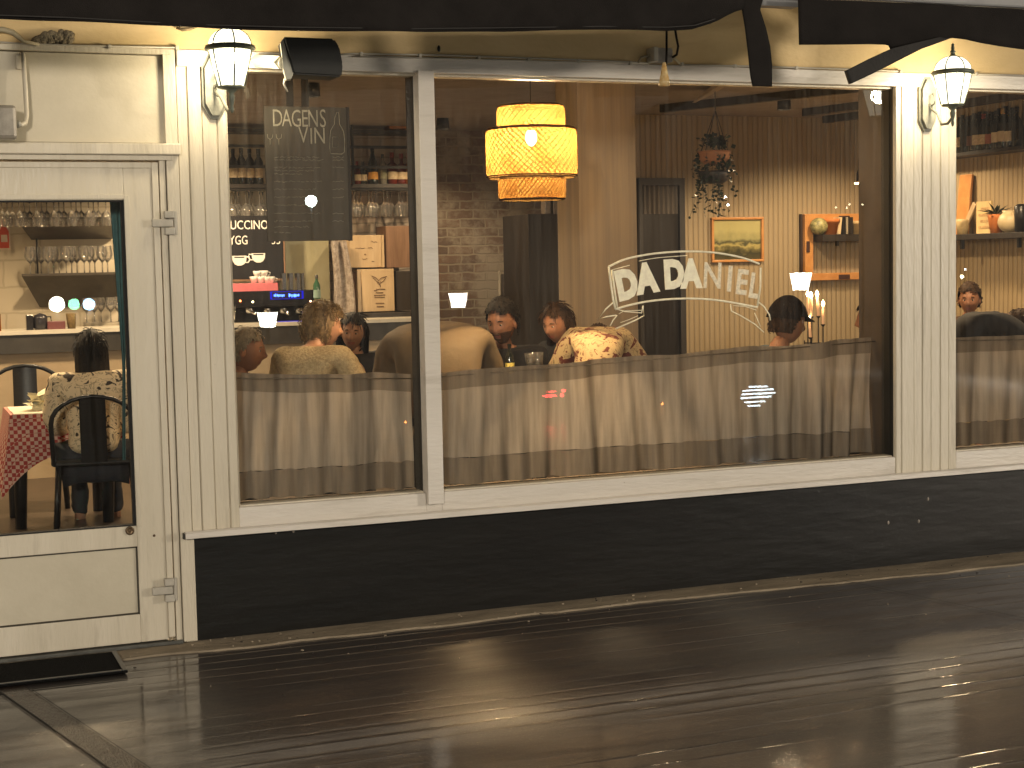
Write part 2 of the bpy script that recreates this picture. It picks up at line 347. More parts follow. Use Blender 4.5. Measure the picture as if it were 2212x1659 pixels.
for (u, v) in ((3480/1.736, 1871/1.736), (3445/1.736, 1955/1.736), (3331/1.736, 1960/1.736), (1034/1.736, 1995/1.736), (1100/1.736, 1990/1.736)):
    p = at(u, v, .012); b = MB(); b.ell((p.x, .011, p.z), (.006, .003, .010), 8, 6); b.build('paint_chip', mat('chipped_plaster', (.35, .3, .25), .8), BLD)
# corner post left of the base
b = MB(); b.box(fx(398, 1270), .010, -.006, .2, .006, zl2-.008, bev=.004); b.build('corner_post', PAINT, BLD)
# pilasters: boards with V grooves
def pilaster(xs, z0, z1, ydeep=.2, name='pilaster'):
    b = MB(); g = .004
    for i in range(len(xs)-1):
        x0, x1 = xs[i], xs[i+1]; y = [0, -.004, .002, -.002, 0, -.003][i % 6]
        prof = [(x0+g*.1, ydeep), (x0+g*.1, .007+y), (x0+g, y), (x1-g, y), (x1-g*.1, .007+y), (x1-g*.1, ydeep)]
        vs = [(px, py, z0) for px, py in prof]+[(px, py, z1) for px, py in prof]; m = 6
        b.add(vs, [tuple(range(m)), tuple(range(2*m-1, m-1, -1))]+[(j, (j+1) % m, m+(j+1) % m, m+j) for j in range(m)])
    b.box(xs[0]+.004, xs[-1]-.004, .0085, ydeep-.004, z0, z1)
    return b.build(name, PAINT, BLD)
lx = [fx(u, 904) for u in (406, 429, 459, 491, 511)]
pilaster(lx, zr+.006, ZH1+.001)
w = XP1-XP0; rx = [XP0, XP0+.035, XP0+.115, XP0+.17, XP0+.225, XP0+.285, XP0+.34, XP1]
pilaster(rx, zr+.006, ZH1+.001, ydeep=.024)
# mullion cover board
b = MB(); b.box(XM0+.0, XM1, -.028, .10, fz(925, 1091, -.028), ZH0+.01, bev=.003); b.build('mullion', WHITE, BLD)
# rebate trim around glass
b = MB()
for x0, x1 in ((xg0, XM0), (XM1, XP0), (XP1, 9)):
    b.box(x0, x1, .03, .10, ZH0-.010, ZH0, bev=.002); b.box(x0, x0+.010, .03, .1, zg, ZH0-.010); 
    b.box(x0+.010, x1-.004, .03, .10, zg, zg+.006)
    gq = MB(); gq.box(x1-.004, x1, .05, .1, zg, ZH0-.010); gq.build('edge_gasket', mat('dark_gasket', (.02, .018, .014), .6), BLD)
b.build('glazing_bead', PAINT, BLD)
for nm, x0, x1 in (('a', xg0, XM0), ('b', XM1, XP0), ('c', XP1, 9)):
    b = MB(); b.add([(x0+.004, .066, zg+.002), (x1-.004, .066, zg+.002), (x1-.004, .066, ZH0-.002), (x0+.004, .066, ZH0-.002)], [(0, 1, 2, 3)])
    b.build('window_pane', GLASS, BLD)
# ---- door bay
xl = -2.2
xf0 = fx(361, 904); xf1 = fx(377, 904); xd1 = fx(347, 904)
b = MB()   # casing + frame jamb
b.box(xf1+.004, xa-.002, -.012, .16, .01, ZH1, bev=.003)
b.box(xf0+.006, xf1, -.002, .16, .01, fz(200, 340), bev=.002)
b.build('door_casing', PAINT, BLD)
b = MB(); b.box(xl, fx(390, 320, -.05), -.05, .05, fz(200, 333, -.05), fz(200, 308, -.05), bev=.005); b.box(xl, fx(372, 340), -.02, .08, fz(200, 346), fz(200, 334), bev=.002); b.build('door_canopy_moulding', PAINT, BLD)
ZT0 = fz(200, 307); ZT1 = fz(200, 116)
b = MB(); b.box(xl, fx(364, 200), .012, .06, ZT0, ZT1); b.build('transom_panel', PAINT2, BLD)
b = MB()
for u, w, y in ((367, .006, -.006), (374, .008, -.010)): b.box(fx(u, 200), fx(u, 200)+w, y, .05, ZT0+.004, ZT1-.002, bev=.002)
b.box(fx(378, 200), xa-.003, -.006, .05, ZT0+.03, ZH1-.003)
b.build('transom_bead', PAINT, BLD)
# door leaf (sub-assembly of the building)
zdt = fz(200, 357); zdb = fz(150, 1404); zgt = fz(200, 433, .03); zgb = fz(200, 1141, .03); xgr = fx(284, 904, .03)
D = MB()
x2 = xd1
D.box(xgr, x2, .0, .05, zdb, zdt, bev=.003)                # right stile
D.box(xl, xgr-.0, .0, .05, zgt, zdt, bev=.003)              # top rail
zm = fz(150, 1193); zb2 = fz(150, 1342)
D.box(xl, xgr, .0, .05, zm, zgb, bev=.003)
D.box(xl, xgr, .0, .05, zdb, zb2, bev=.003)
D.box(x2-.0, x2+.028, -.008, .03, zdb+.01, zdt+.014, bev=.003); D.box(xl, x2-.001, -.008, .03, zdt-.012, zdt+.014, bev=.003)
door = D.build('door', PAINT, BLD)
b = MB(); b.box(xl, xgr-.006, .012, .04, zb2+.006, zm-.006, bev=.002); b.build('lower_panel', PAINT2, door)
b = MB(); b.box(xgr-.006, xgr, .004, .045, zb2, zm); b.box(xl, xgr, .004, .045, zm-.006, zm); b.box(xl, xgr, .004, .045, zb2, zb2+.006); b.build('panel_gap_shadow', LINE, door)  # dark strips painted in as the shadow of the panel gaps
b = MB(); b.box(xgr-.012, xgr+.0005, .006, .045, zgb+.006, zgt-.006); b.box(xl, xgr, .006, .045, zgt-.007, zgt); b.box(xl, xgr, .006, .045, zgb, zgb+.006); b.build('glass_gasket', RUBBER, door)
b = MB(); b.add([(xl, .026, zgb), (xgr-.01, .026, zgb), (xgr-.01, .026, zgt), (xl, .026, zgt)], [(0, 1, 2, 3)]); b.build('glass_pane', DOORGL, door)
b = MB(); b.box(xgr-.0, xgr+.022, -.006, .0, zgb-.004, zgt+.02, bev=.003); b.box(xl, xgr, -.006, .0, zgt+.004, zgt+.024, bev=.003); b.build('glazing_trim', PAINT, door)
p = at(280, 1146); b = MB(); b.lathe([(.019, 0), (.019, .008), (.014, .011), (.011, .008), (.004, .008), (0, .01)], (p.x, 0, p.z), 20, axis='y')
for i, q in enumerate(b.v): b.v[i] = (q[0], -q[1]+.0, q[2])
b.build('door_lock', mat('old_brass', (.12, .08, .045), .4, .7), door)
p = at(333, 1157); b = MB(); b.ell((p.x, .0, p.z), (.006, .004, .006), 8, 6); b.build('screw_head', mat('rusty_screw', (.08, .045, .02), .6), door)
def hinge(v):
    zc = fz(350, v); x = fx(354, v); b = MB()
    b.box(x-.055, x+.035, -.030, -.008, zc-.017, zc+.017, bev=.004)
    for s in (-1, 1): b.box(x+.0, x+.042, -.034, .0, zc+s*.036-.016, zc+s*.036+.016, bev=.004)
    b.lathe([(.009, -.05), (.009, .05)], (x+.048, -.012, zc), 10)
    b.build('hinge', mat('hinge_paint', (.42, .39, .33), .4, var=.15, vs=30), door)
hinge(482); hinge(1274)
# ---- threshold + step
b = MB(); b.box(xl, xf1, -.02, .25, .004, zdb-.006, bev=.003); b.build('threshold', mat('worn_threshold', (.10, .10, .09), .5, .4, var=.3, vs=8, bump=.4), BLD)
# ---- cable along header
b = MB()
zc = ZH1+.012
def pxl(pts, Y): return [at(u, v, Y) for u, v in pts]
b.tube(pxl([(0, 91), (60, 95), (200, 99), (380, 103)], -.02), .004, 6)
b.tube(pxl([(730, 118), (760, 116), (950, 119), (1210, 128), (1360, 134), (1400, 137)], -.02), .0045, 6)
b.tube(pxl([(760, 122), (950, 126), (1210, 133), (1400, 138)], -.02), .003, 6)
b.tube(pxl([(1468, 140), (1500, 141), (1620, 143), (1720, 146), (1840, 150), (1940, 154)], -.02), .0045, 6)
b.tube(pxl([(2080, 160), (2212, 163)], -.02), .0045, 6)
for u, v in ((80, 96), (236, 101), (382, 103), (780, 117), (907, 120), (1034, 124), (1142, 128), (1252, 132), (1362, 136), (1473, 139), (1588, 143), (1656, 147), (1720, 147), (1945, 154), (2108, 160)):
    p = at(u, v, -.02); b.box(p.x-.007, p.x+.007, -.028, 0, p.z-.009, p.z+.009, bev=.002)
tag(b.build('cable', mat('painted_cable', (.5, .46, .38), .5)), 'painted cable clipped along the top of the white window beam', 'cable')
# bent pipe entering the yellow band at far left
b = MB(); b.tube(pxl([(-30, 62), (8, 64), (28, 70), (40, 80), (52, 90), (85, 96)], -.03), [.012, .012, .012, .011, .008, .006], 8)
tag(b.build('pipe', mat('painted_pipe', (.42, .36, .24), .5)), 'short bent painted pipe leaving the yellow band above the door', 'pipe')
# lump of cracked sealing foam on the band
b = MB(); rnd = random.Random(3)
for i in range(60):
    t = i/60; u = 75+t*80; hgt = 4+26*t if t < .85 else 24; v = 90-rnd.random()*hgt; p = at(u, v, -.01); s = .010+.012*rnd.random()
    b.ell((p.x, -.012, p.z), (s, s*.8, s*(.6+.6*rnd.random())), 8, 6)
tag(b.build('sealing_foam', mat('grey_foam', (.10, .085, .06), .9, var=.8, vs=60, bump=1, bs=120, col2=(.34, .28, .18))), 'lumpy cracked grey foam patch on the yellow band above the door', 'foam patch')
b = MB(); p = at(402, 61, -.012); b.box(p.x-.03, p.x+.02, -.03, 0, p.z-.008, p.z+.010, bev=.004); b.tube([p+Vector((-.04, 0, .0)), p+Vector((-.02, -.02, -.012)), p+Vector((.02, -.02, -.004)), p+Vector((.05, 0, .012))], .006, 6)
tag(b.build('cable_clip', mat('rusted_clip', (.2, .15, .08), .6, var=.4, vs=40)), 'small rusted clip on the yellow band above the transom panel', 'clip')
b = MB(); p = at(948, 105, -.002); b.ell((p.x, -.002, p.z), (.008, .006, .016), 8, 6); tag(b.build('hook', BLACKM), 'tiny dark hook on the yellow band above the mullion', 'hook')
# floodlight on bracket at far left (switched off)
F = thing('floodlight', 'grey switched off floodlight on a bent arm above the door', 'floodlight', at(10, 265, -.1))
b = MB(); p0 = at(50, 118, -.03); p1 = at(58, 250, -.05); 
b.tube([at(48, 116, -.0), p0, at(54, 180, -.045), p1, at(55, 265, -.07), at(46, 270, -.09), at(36, 266, -.1)], .010, 8)
b.box(at(33, 120).x, at(48, 120).x, -.012, .012, fz(40, 150), fz(40, 117), bev=.004); b.build('bracket_arm', PAINT, F)
b = MB(); a0 = at(-60, 228, -.12); a1 = at(36, 302, -.12); b.box(a0.x, a1.x, -.17, -.06, a1.z, a0.z, bev=.012); b.build('housing', mat('dull_floodlight', (.30, .27, .22), .35, .2, var=.2, vs=9), F)
b = MB(); b.box(a0.x+.02, a1.x-.012, -.174, -.168, a1.z+.012, a0.z-.012, bev=.004); b.build('lamp_glass', mat('hazy_glass_plate', (.36, .33, .28), .2, var=.3, vs=12), F)
b = MB(); b.ell(at(38, 268, -.10), (.016, .016, .016), 10, 8); b.build('knuckle', GREYPL, F)

# ================================================================ DOOR MAT
b = MB(); q = [at(-40, 1484, 0)]
m0 = atx(298, 1446, fx(298, 1446)); 
def gz(u, v, z=0.0):
    d = ray(u, v); t = (z-CAM[2])/d[2]; p = CAM+t*d; return Vector(p)
c1, c2 = gz(228, 1410, .012), gz(300, 1447, .012)
xm = (c1.x+c2.x)/2; b.box(-2.1, xm, c2.y, c1.y, .0045, .014, bev=.004)
mt = b.build('doormat', mat('mat_bristles', (.006, .006, .006), .95, var=.5, vs=90, bump=1, bs=160, spec=.1)); tag(mt, 'black doormat lying in front of the door', 'doormat')
b = MB(); b.box(xm-.02, xm, c2.y, c1.y-.001, .0142, .018, bev=.002); b.box(-2.1, xm-.022, c2.y, c2.y+.02, .0142, .018, bev=.002); b.build('rubber_edge', mat('wet_rubber', (.02, .02, .02), .3), mt)

# ================================================================ AWNINGS
AY = -1.0
def sheet(mb, top, bot, Y, n=60, wav=.012, th=.006, seed=0):
    # cloth between two outlines given in picture points at distance Y
    def smp(pts, t):
        L = [0]
        for a, c in zip(pts, pts[1:]): L.append(L[-1]+math.dist(a, c))
        s = t*L[-1]
        for i in range(len(pts)-1):
            if s <= L[i+1] or i == len(pts)-2:
                k = (s-L[i])/max(1e-9, L[i+1]-L[i]); return (pts[i][0]+(pts[i+1][0]-pts[i][0])*k, pts[i][1]+(pts[i+1][1]-pts[i][1])*k)
    def fn(u, v, o=0):
        a = smp(top, u); c = smp(bot, u); p = at(a[0]+(c[0]-a[0])*v, a[1]+(c[1]-a[1])*v, Y)
        w = wav*v*(math.sin(p.x*7+seed)+.5*math.sin(p.x*17+seed*2)); return Vector((p.x, p.y+w+o, p.z))
    mb.grid(lambda u, v: fn(u, v), n, 6); mb.grid(lambda u, v: fn(u, v, th), n, 6)
    # close the lower edge
    mb.grid(lambda u, v: fn(u, 1, th*v), n, 1); mb.grid(lambda u, v: fn(1, u, th*v), 6, 1); mb.grid(lambda u, v: fn(0, u, th*v), 6, 1)
A = thing('awning', 'long black canvas awning whose edge sags over the door and left window', 'awning', (0, AY, 2.9))
b = MB(); sheet(b, [(-120, -40), (1600, -40), (1618, -40)], [(-120, 36), (0, 40), (150, 45), (350, 56), (450, 61), (640, 66), (900, 69), (1100, 67), (1300, 64), (1440, 66), (1500, 62), (1545, 48), (1570, 34), (1600, 20), (1606, 20)], AY, 90)
va = b.build('valance', CANVAS, A)
b = MB(); b.tube([at(u, v-7, AY-.006) for u, v in [(-120, 36), (0, 40), (150, 45), (350, 56), (450, 61), (640, 66), (900, 69), (1100, 67), (1300, 64), (1440, 66), (1500, 62), (1545, 48)]], .0025, 5); b.build('hem_seam', mat('grey_thread', (.03, .028, .026), .9), va)
b = MB(); sheet(b, [(1596, -40), (1600, -20), (1604, 12), (1612, 60), (1618, 110), (1623, 160), (1628, 186)][:7], [(1640, -40), (1648, 0), (1642, 20), (1655, 60), (1664, 100), (1668, 140), (1668, 187)], AY+.015, 40, wav=.0, th=.012); b.build('hanging_flap', CANVAS, A)
b = MB(); x1a = fx(1640, 5, AY); zb = 2.86; 
b.add([(-5, AY, zb), (x1a, AY, zb), (x1a, -.02, 3.25), (-5, -.02, 3.25), (-5, AY, zb+.01), (x1a, AY, zb+.01), (x1a, -.02, 3.26), (-5, -.02, 3.26)], [(0, 1, 2, 3), (7, 6, 5, 4), (0, 4, 5, 1), (1, 5, 6, 2), (2, 6, 7, 3), (3, 7, 4, 0)])
b.build('roof_cloth', CANVAS, A)
b = MB(); b.tube([(-5, AY+.03, 2.84), (x1a, AY+.03, 2.84)], .025, 10); b.build('front_rail', GREYALU, A)
A2 = thing('awning', 'black canvas awning with a loose twisted strip over the right lantern', 'awning', (4, AY, 2.9))
b = MB(); sheet(b, [(1725, -2), (1850, 2), (2000, 8), (2212, 20), (2400, 32)], [(1725, 97), (1800, 96), (1880, 95), (1922, 96), (1926, 105), (1970, 112), (2000, 98), (2030, 88), (2056, 82), (2085, 85), (2120, 93), (2160, 100), (2212, 106), (2400, 120)], AY, 90, wav=.006); b.build('valance', CANVAS, A2)
b = MB(); sheet(b, [(1829, 153), (1880, 127), (1930, 104), (1980, 92), (2030, 80)], [(1839, 181), (1890, 157), (1930, 137), (1990, 106), (2050, 84)], AY-.02, 40, wav=.004, th=.02); b.build('twisted_strip', mat('black_canvas_worn', (.016, .014, .012), .8, var=.4, vs=8, bump=.3), A2)
b = MB(); x0 = fx(1725, 5, AY)
r0 = at(1725, -9, AY); r1 = at(2400, 22, AY); b.box(x0, r1.x, AY-.02, AY+.05, r0.z-.005, r0.z+.11, bev=.01); b.build('front_rail', mat('grey_rail', (.20, .20, .20), .5, .2), A2)
b = MB(); b.add([(x0, AY+.05, 2.86), (12, AY+.05, 2.86), (12, -.02, 3.25), (x0, -.02, 3.25), (x0, AY+.05, 2.87), (12, AY+.05, 2.87), (12, -.02, 3.26), (x0, -.02, 3.26)], [(0, 1, 2, 3), (7, 6, 5, 4), (0, 4, 5, 1), (1, 5, 6, 2), (2, 6, 7, 3), (3, 7, 4, 0)])
b.build('roof_cloth', CANVAS, A2)
b = MB(); q0 = at(1640, 6, -.9); q1 = at(1722, 10, -.9); b.box(fx(1630, 6, -.9), x0+.05, -.92, -.86, fz(1680, 15, -.9), fz(1680, -40, -.9)); b.build('rail_connector', mat('grey_rail', (.2, .2, .2)), A2)

# ================================================================ LANTERNS
LG = glowmat('lit_lantern_glass', (1.0, .95, .74), 2.4, .45); LG['x'] = 1
BULB = glowmat('lantern_bulb', (1, .96, .78), 60)
def lantern(px, py, plate_u, plate_v, label):
    c = at(px, py, -.25); base = at(plate_u, plate_v, 0)
    L = thing('wall_lantern', label, 'lantern', (c.x, -.25, c.z), group='lanterns on the shopfront')
    # local frame: ring at z=0; six sides
    def hexring(r, z, n=6, off=.5): return [(r*math.cos(2*math.pi*(i+off)/n), r*math.sin(2*math.pi*(i+off)/n), z) for i in range(n)]
    X = L.location; S0 = lambda p: (p[0]+X.x, p[1]+X.y, p[2]+X.z)
    g = MB(); lo = hexring(.060, -.172); hi = hexring(.100, -.012)
    g.add([S0(p) for p in lo+hi], [(i, (i+1) % 6, 6+(i+1) % 6, 6+i) for i in range(6)])
    dome = [(.098*math.cos(t), .012+.078*math.sin(t)) for t in [k*math.pi/2/6 for k in range(7)]]
    g.lathe([(r, z) for r, z in dome], X, 24); g.build('glass_pane', LG, L)
    fr = MB()
    for i in range(6):
        a, c2 = hexring(.062, -.174)[i], hexring(.102, -.010)[i]; fr.tube([S0(a), S0(c2)], .0038, 6)
        an = 2*math.pi*(i+.5)/6
        fr.tube([S0((r*1.02*math.cos(an), r*1.02*math.sin(an), z)) for r, z in dome], .0036, 6)
    fr.lathe([(.100, -.014), (.112, -.010), (.116, .0), (.112, .010), (.098, .014)], X, 28)
    fr.lathe([(.030, -.186), (.064, -.182), (.066, -.172), (.056, -.170)], X, 6)
    fr.lathe([(0, -.295), (.006, -.290), (.010, -.275), (.006, -.262), (.012, -.240), (.016, -.222), (.011, -.205), (.024, -.192), (.030, -.184)], X, 14)
    fr.lathe([(.022, .088), (.014, .098), (.011, .108), (.017, .113), (.008, .124), (.011, .134), (.007, .146), (.009, .153), (0, .162)], X, 14)
    fr.build('frame', FRAMEM, L)
    bb = MB(); bb.ell(S0((0, 0, -.045)), (.024, .024, .034), 12, 8); bb.build('bulb', BULB, L)
    # scroll arm to the plate
    ar = MB(); P0 = Vector((X.x, X.y, X.z-.235)); P1 = Vector((base.x, -.03, base.z))
    ar.tube([P0+Vector((0, 0, .01)), P0+Vector((0, .04, -.02)), P0+Vector((0, .09, -.02)), (P0.lerp(P1, .65))+Vector((0, 0, -.02)), P1+Vector((0, -.02, -.03)), P1], .0075, 8, flat=1)
    ar.tube([P1+Vector((0, -.03, .05)), P1+Vector((0, -.05, .03)), P1+Vector((0, -.045, 0)), P1+Vector((0, -.02, -.01)), P1+Vector((0, -.03, -.035)), P1+Vector((0, -.055, -.05))], .005, 8)
    ar.build('arm', AGED, L)
    pl = MB(); w2, h2, cx = .042, .128, .052
    out = [(-w2, -h2+cx), (-w2*.35, -h2), (w2*.35, -h2), (w2, -h2+cx), (w2, h2-cx), (w2*.35, h2), (-w2*.35, h2), (-w2, h2-cx)]
    pl.poly([(base.x+a*1.25, base.z+c3*1.12) for a, c3 in out], -.014, -.001); pl.poly([(base.x+a, base.z+c3) for a, c3 in out], -.032, -.014)
    pl.lathe([(.03, 0), (.028, .008), (.015, .014), (0, .016)], (base.x, -.032, base.z), 16, axis='y')
    pl.build('back_plate', AGED, L)
    light('POINT', (0, 0, -.045), 40, (1, .82, .53), .05, L); 
    for c_ in L.children:
        if c_.name.split('.')[0] in ('glass_pane', 'frame', 'bulb'): c_.scale = (.93,)*3
    return L
lantern(497, 104, 461, 187, 'lit lantern beside the door left of the black loudspeaker')
lantern(2058, 157, 2000, 226, 'lit lantern on the white pilaster at the right')

# ================================================================ LOUDSPEAKER
K = thing('loudspeaker', 'black loudspeaker on a white wall arm by the left lantern', 'loudspeaker', at(675, 125, -.3))
cc = at(676, 124, -.28)
b = MB()
pts = [(611, 79), (722, 83), (734, 101), (741, 138), (739, 166), (634, 160)]
def face(pts, Y): return [at(u, v, Y) for u, v in pts]
fr_, bk_ = face(pts, -.34), face(pts, -.34)
bk_ = [p+Vector((.0, .20, 0)) for p in fr_]
zc_ = sum(p.z for p in fr_)/6; xc_ = sum(p.x for p in fr_)/6
bk_ = [Vector((xc_+(p.x-xc_)*.93+.01, p.y+.20, zc_+(p.z-zc_)*.93)) for p in fr_]
low = [Vector((p.x, p.y, p.z)) for p in fr_]
b.add(fr_+bk_, [tuple(range(6)), tuple(range(11, 5, -1))]+[(i, (i+1) % 6, 6+(i+1) % 6, 6+i) for i in range(6)])
sp_ = b.build('cabinet', BLKPL, K)
bm = bmesh.new(); bm.from_mesh(sp_.data); bmesh.ops.bevel(bm, geom=bm.edges[:], offset=.008, segments=3, affect='EDGES'); bm.to_mesh(sp_.data); bm.free()
b = MB(); fl = face([(606, 92), (614, 80), (634, 158), (629, 170), (618, 172), (612, 150)], -.33); bl = [p+Vector((.01, .05, 0)) for p in fl]
b.add(fl+bl, [tuple(range(6)), tuple(range(11, 5, -1))]+[(i, (i+1) % 6, 6+(i+1) % 6, 6+i) for i in range(6)]); b.build('side_plate', mat('pale_plate', (.45, .44, .36), .5), K)
b = MB(); e = at(613, 137, -.3); b.lathe([(0, -.012), (.026, -.012), (.026, .0), (.022, .006), (0, .006)], (e.x, -.3, e.z), 20, axis='y'); b.build('knuckle', GREYPL, K)
b = MB(); e0 = at(552, 131, -.03); e1 = at(603, 135, -.29); d_ = (e1-e0)
b.tube([e0+Vector((0, .03, 0)), e0, e1], .027, 4, smooth=False); b.build('wall_arm', mat('white_arm', (.6, .58, .5), .4), K)
b = MB(); pr_ = at(615, 170, -.2); b.tube([pr_, pr_+Vector((.0, .02, -.02)), pr_+Vector((.02, .04, -.05))], .004, 6); b.build('loose_wire', mat('white_wire', (.6, .58, .5)), K)

# ---- junction box and cord with small lamp holder hanging at the window
J = thing('junction_box', 'small grey junction box on the yellow band above the window', 'junction box', at(1425, 122, -.02))
b = MB(); q0, q1 = at(1405, 104, -.04), at(1448, 136, -.04); b.box(q0.x, q1.x, -.07, .0, q1.z, q0.z, bev=.006); b.build('housing', mat('grey_box', (.30, .27, .23), .5, var=.2, vs=20), J)
b = MB(); b.box(q0.x-.004, q0.x+.022, -.085, -.0, q1.z-.002, q0.z+.002, bev=.006); b.build('lid', mat('white_box', (.5, .46, .38), .5), J)
b = MB(); b.tube([at(1378, 136, -.02), at(1385, 124, -.03), at(1405, 120, -.04)], .006, 7); b.build('conduit', mat('painted_pipe', (.42, .36, .24)), J); b = MB(); b.tube([at(1447, 128, -.04), at(1457, 126, -.04), at(1468, 137, -.02)], .007, 7); b.build('conduit', mat('painted_pipe', (.42, .36, .24)), J)
C_ = thing('cord_socket', 'amber plug hanging on a looped black cord under the awning', 'hanging plug', at(1434, 160, -.5))
b = MB(); b.tube([at(1440, 60, -.5), at(1440, 100, -.5), at(1439, 143, -.5)], .0055, 8)
b.tube([at(1458, 60, -.45), at(1461, 80, -.4), at(1465, 100, -.3), at(1462, 118, -.12), at(1452, 124, -.06)], .0055, 8); b.build('cord', CANVAS, C_)
b = MB(); e = at(1435, 160, -.5); b.lathe([(0, .052), (.008, .052), (.012, .03), (.017, .0), (.024, -.03), (.026, -.052), (.012, -.056), (0, -.056)], e, 14); b.build('socket', mat('amber_plastic', (.50, .26, .06), .25, var=.4, vs=40, col2=(.75, .62, .35)), C_)

# grit, leaf scraps and cigarette ends along the foot of the wall
b = MB(); rnd = random.Random(31)
for i in range(230):
    x = rnd.uniform(-.9, 8.5); y = -abs(rnd.gauss(0, .5))-.005 if rnd.random() < .5 else -rnd.random()*.2; y = max(y, -2.2); s = rnd.uniform(.0012, .0045)
    b.obox((x, y+.0, .004+s*.5 if y > -.2 else s*.4), (s*rnd.uniform(1, 3), s*rnd.uniform(1, 2), s), (0, 0, rnd.random()*3), mi=rnd.choice((0, 0, 1)))
tag(b.build('grit', [mat('grit_pale', (.34, .28, .2), .8), mat('grit_dark', (.03, .025, .02), .8)]), 'small grit and scraps scattered along the foot of the black wall', 'grit', kind='stuff')
# ================================================================ INTERIOR SHELL
FL = .05; CE = 2.9; YB = 6.7; YP = 5.0; XS = 7.2
def gzz(u, v, z):
    d = ray(u, v); t = (z-CAM[2])/d[2]; return Vector(CAM+t*d)
def brick_mat(name, ca, cb, mortar, wash=None, bw=.25, rh=.083, bump=.8):
    m = mat(name, (.2, .2, .2), .8); nt = m.node_tree; n = nt.nodes; l = nt.links; b = n['Principled BSDF']
    tc = n.new('ShaderNodeTexCoord'); mp = n.new('ShaderNodeMapping'); mp.inputs['Rotation'].default_value = (R(90), 0, 0); l.new(tc.outputs['Object'], mp.inputs[0])
    dn = n.new('ShaderNodeTexNoise'); dn.inputs['Scale'].default_value = 9; l.new(tc.outputs['Object'], dn.inputs['Vector'])
    ad = n.new('ShaderNodeVectorMath'); ad.operation = 'MULTIPLY_ADD'; l.new(dn.outputs['Color'], ad.inputs[0]); ad.inputs[1].default_value = (.03, .03, .03); l.new(mp.outputs[0], ad.inputs[2])
    bt = n.new('ShaderNodeTexBrick'); bt.inputs['Scale'].default_value = 1; bt.inputs['Brick Width'].default_value = bw; bt.inputs['Row Height'].default_value = rh; bt.inputs['Mortar Size'].default_value = .009
    bt.inputs['Mortar Smooth'].default_value = .3
    bt.inputs['Color1'].default_value = (*ca, 1); bt.inputs['Color2'].default_value = (*cb, 1); bt.inputs['Mortar'].default_value = (*mortar, 1); l.new(ad.outputs[0], bt.inputs['Vector'])
    last = bt.outputs['Color']
    if wash:
        wn = n.new('ShaderNodeTexNoise'); wn.inputs['Scale'].default_value = 1.7; wn.inputs['Detail'].default_value = 9; wn.inputs['Roughness'].default_value = .7; l.new(tc.outputs['Object'], wn.inputs['Vector'])
        wr = n.new('ShaderNodeValToRGB'); wr.color_ramp.elements[0].position = .45; wr.color_ramp.elements[1].position = .54; l.new(wn.outputs[0], wr.inputs[0])
        mx = n.new('ShaderNodeMixRGB'); l.new(wr.outputs[0], mx.inputs[0]); l.new(last, mx.inputs[1]); mx.inputs[2].default_value = (*wash, 1); last = mx.outputs[0]
    l.new(last, b.inputs['Base Color'])
    bp = n.new('ShaderNodeBump'); bp.inputs['Strength'].default_value = bump; bp.inputs['Distance'].default_value = .012
    iv = n.new('ShaderNodeMath'); iv.operation = 'SUBTRACT'; iv.inputs[0].default_value = 1; l.new(bt.outputs['Fac'], iv.inputs[1])
    l.new(iv.outputs[0], bp.inputs['Height']); l.new(bp.outputs[0], b.inputs['Normal']); return m
def groove_mat(name, c1, c2, period=.085, axis='x'):
    m = mat(name, (.2, .2, .2), .5); nt = m.node_tree; n = nt.nodes; l = nt.links; b = n['Principled BSDF']
    tc = n.new('ShaderNodeTexCoord'); sp = n.new('ShaderNodeSeparateXYZ'); l.new(tc.outputs['Object'], sp.inputs[0])
    def M(op, a, c=None):
        q = n.new('ShaderNodeMath'); q.operation = op
        for i, x in enumerate((a, c)):
            if x is None: continue
            if isinstance(x, (int, float)): q.inputs[i].default_value = x
            else: l.new(x, q.inputs[i])
        return q.outputs[0]
    ph = M('FRACT', M('MULTIPLY', sp.outputs[0 if axis == 'x' else 1], 1/period)); tri = M('MULTIPLY', M('ABSOLUTE', M('SUBTRACT', ph, .5)), 2)
    gp = M('POWER', tri, 4)
    nz = n.new('ShaderNodeTexNoise'); nz.inputs['Scale'].default_value = 3; nz.inputs['Detail'].default_value = 5; l.new(tc.outputs['Object'], nz.inputs['Vector'])
    rp = n.new('ShaderNodeValToRGB'); rp.color_ramp.elements[0].color = (*c1, 1); rp.color_ramp.elements[1].color = (*c2, 1); l.new(nz.outputs[0], rp.inputs[0])
    mx = n.new('ShaderNodeMixRGB'); mx.blend_type = 'MULTIPLY'; l.new(gp, mx.inputs[0]); l.new(rp.outputs[0], mx.inputs[1]); mx.inputs[2].default_value = (.74, .70, .62, 1); l.new(mx.outputs[0], b.inputs['Base Color'])
    bp = n.new('ShaderNodeBump'); bp.inputs['Strength'].default_value = .7; bp.inputs['Distance'].default_value = .01; l.new(M('SUBTRACT', 1, gp), bp.inputs['Height']); l.new(bp.outputs[0], b.inputs['Normal']); return m
BRICK = brick_mat('old_brick', (.19, .125, .09), (.13, .09, .068), (.30, .25, .19), (.30, .255, .20))
WBRICK = brick_mat('whitewashed_brick', (.42, .36, .30), (.36, .30, .25), (.28, .24, .2), None, .25, .085, .5)
TILE = brick_mat('cream_wall_tile', (.50, .44, .34), (.53, .47, .36), (.42, .37, .28), None, .6, .22, .15)
PANEL = groove_mat('cream_grooved_panel', (.31, .24, .145), (.385, .305, .195), .05)
CEIL = mat('brown_grey_ceiling', (.30, .26, .23), .8, var=.15)
FLOORM = mat('dark_floor_boards', (.05, .035, .025), .35, var=.3, vs=4, stretch=(3, .4, 1), bump=.15)
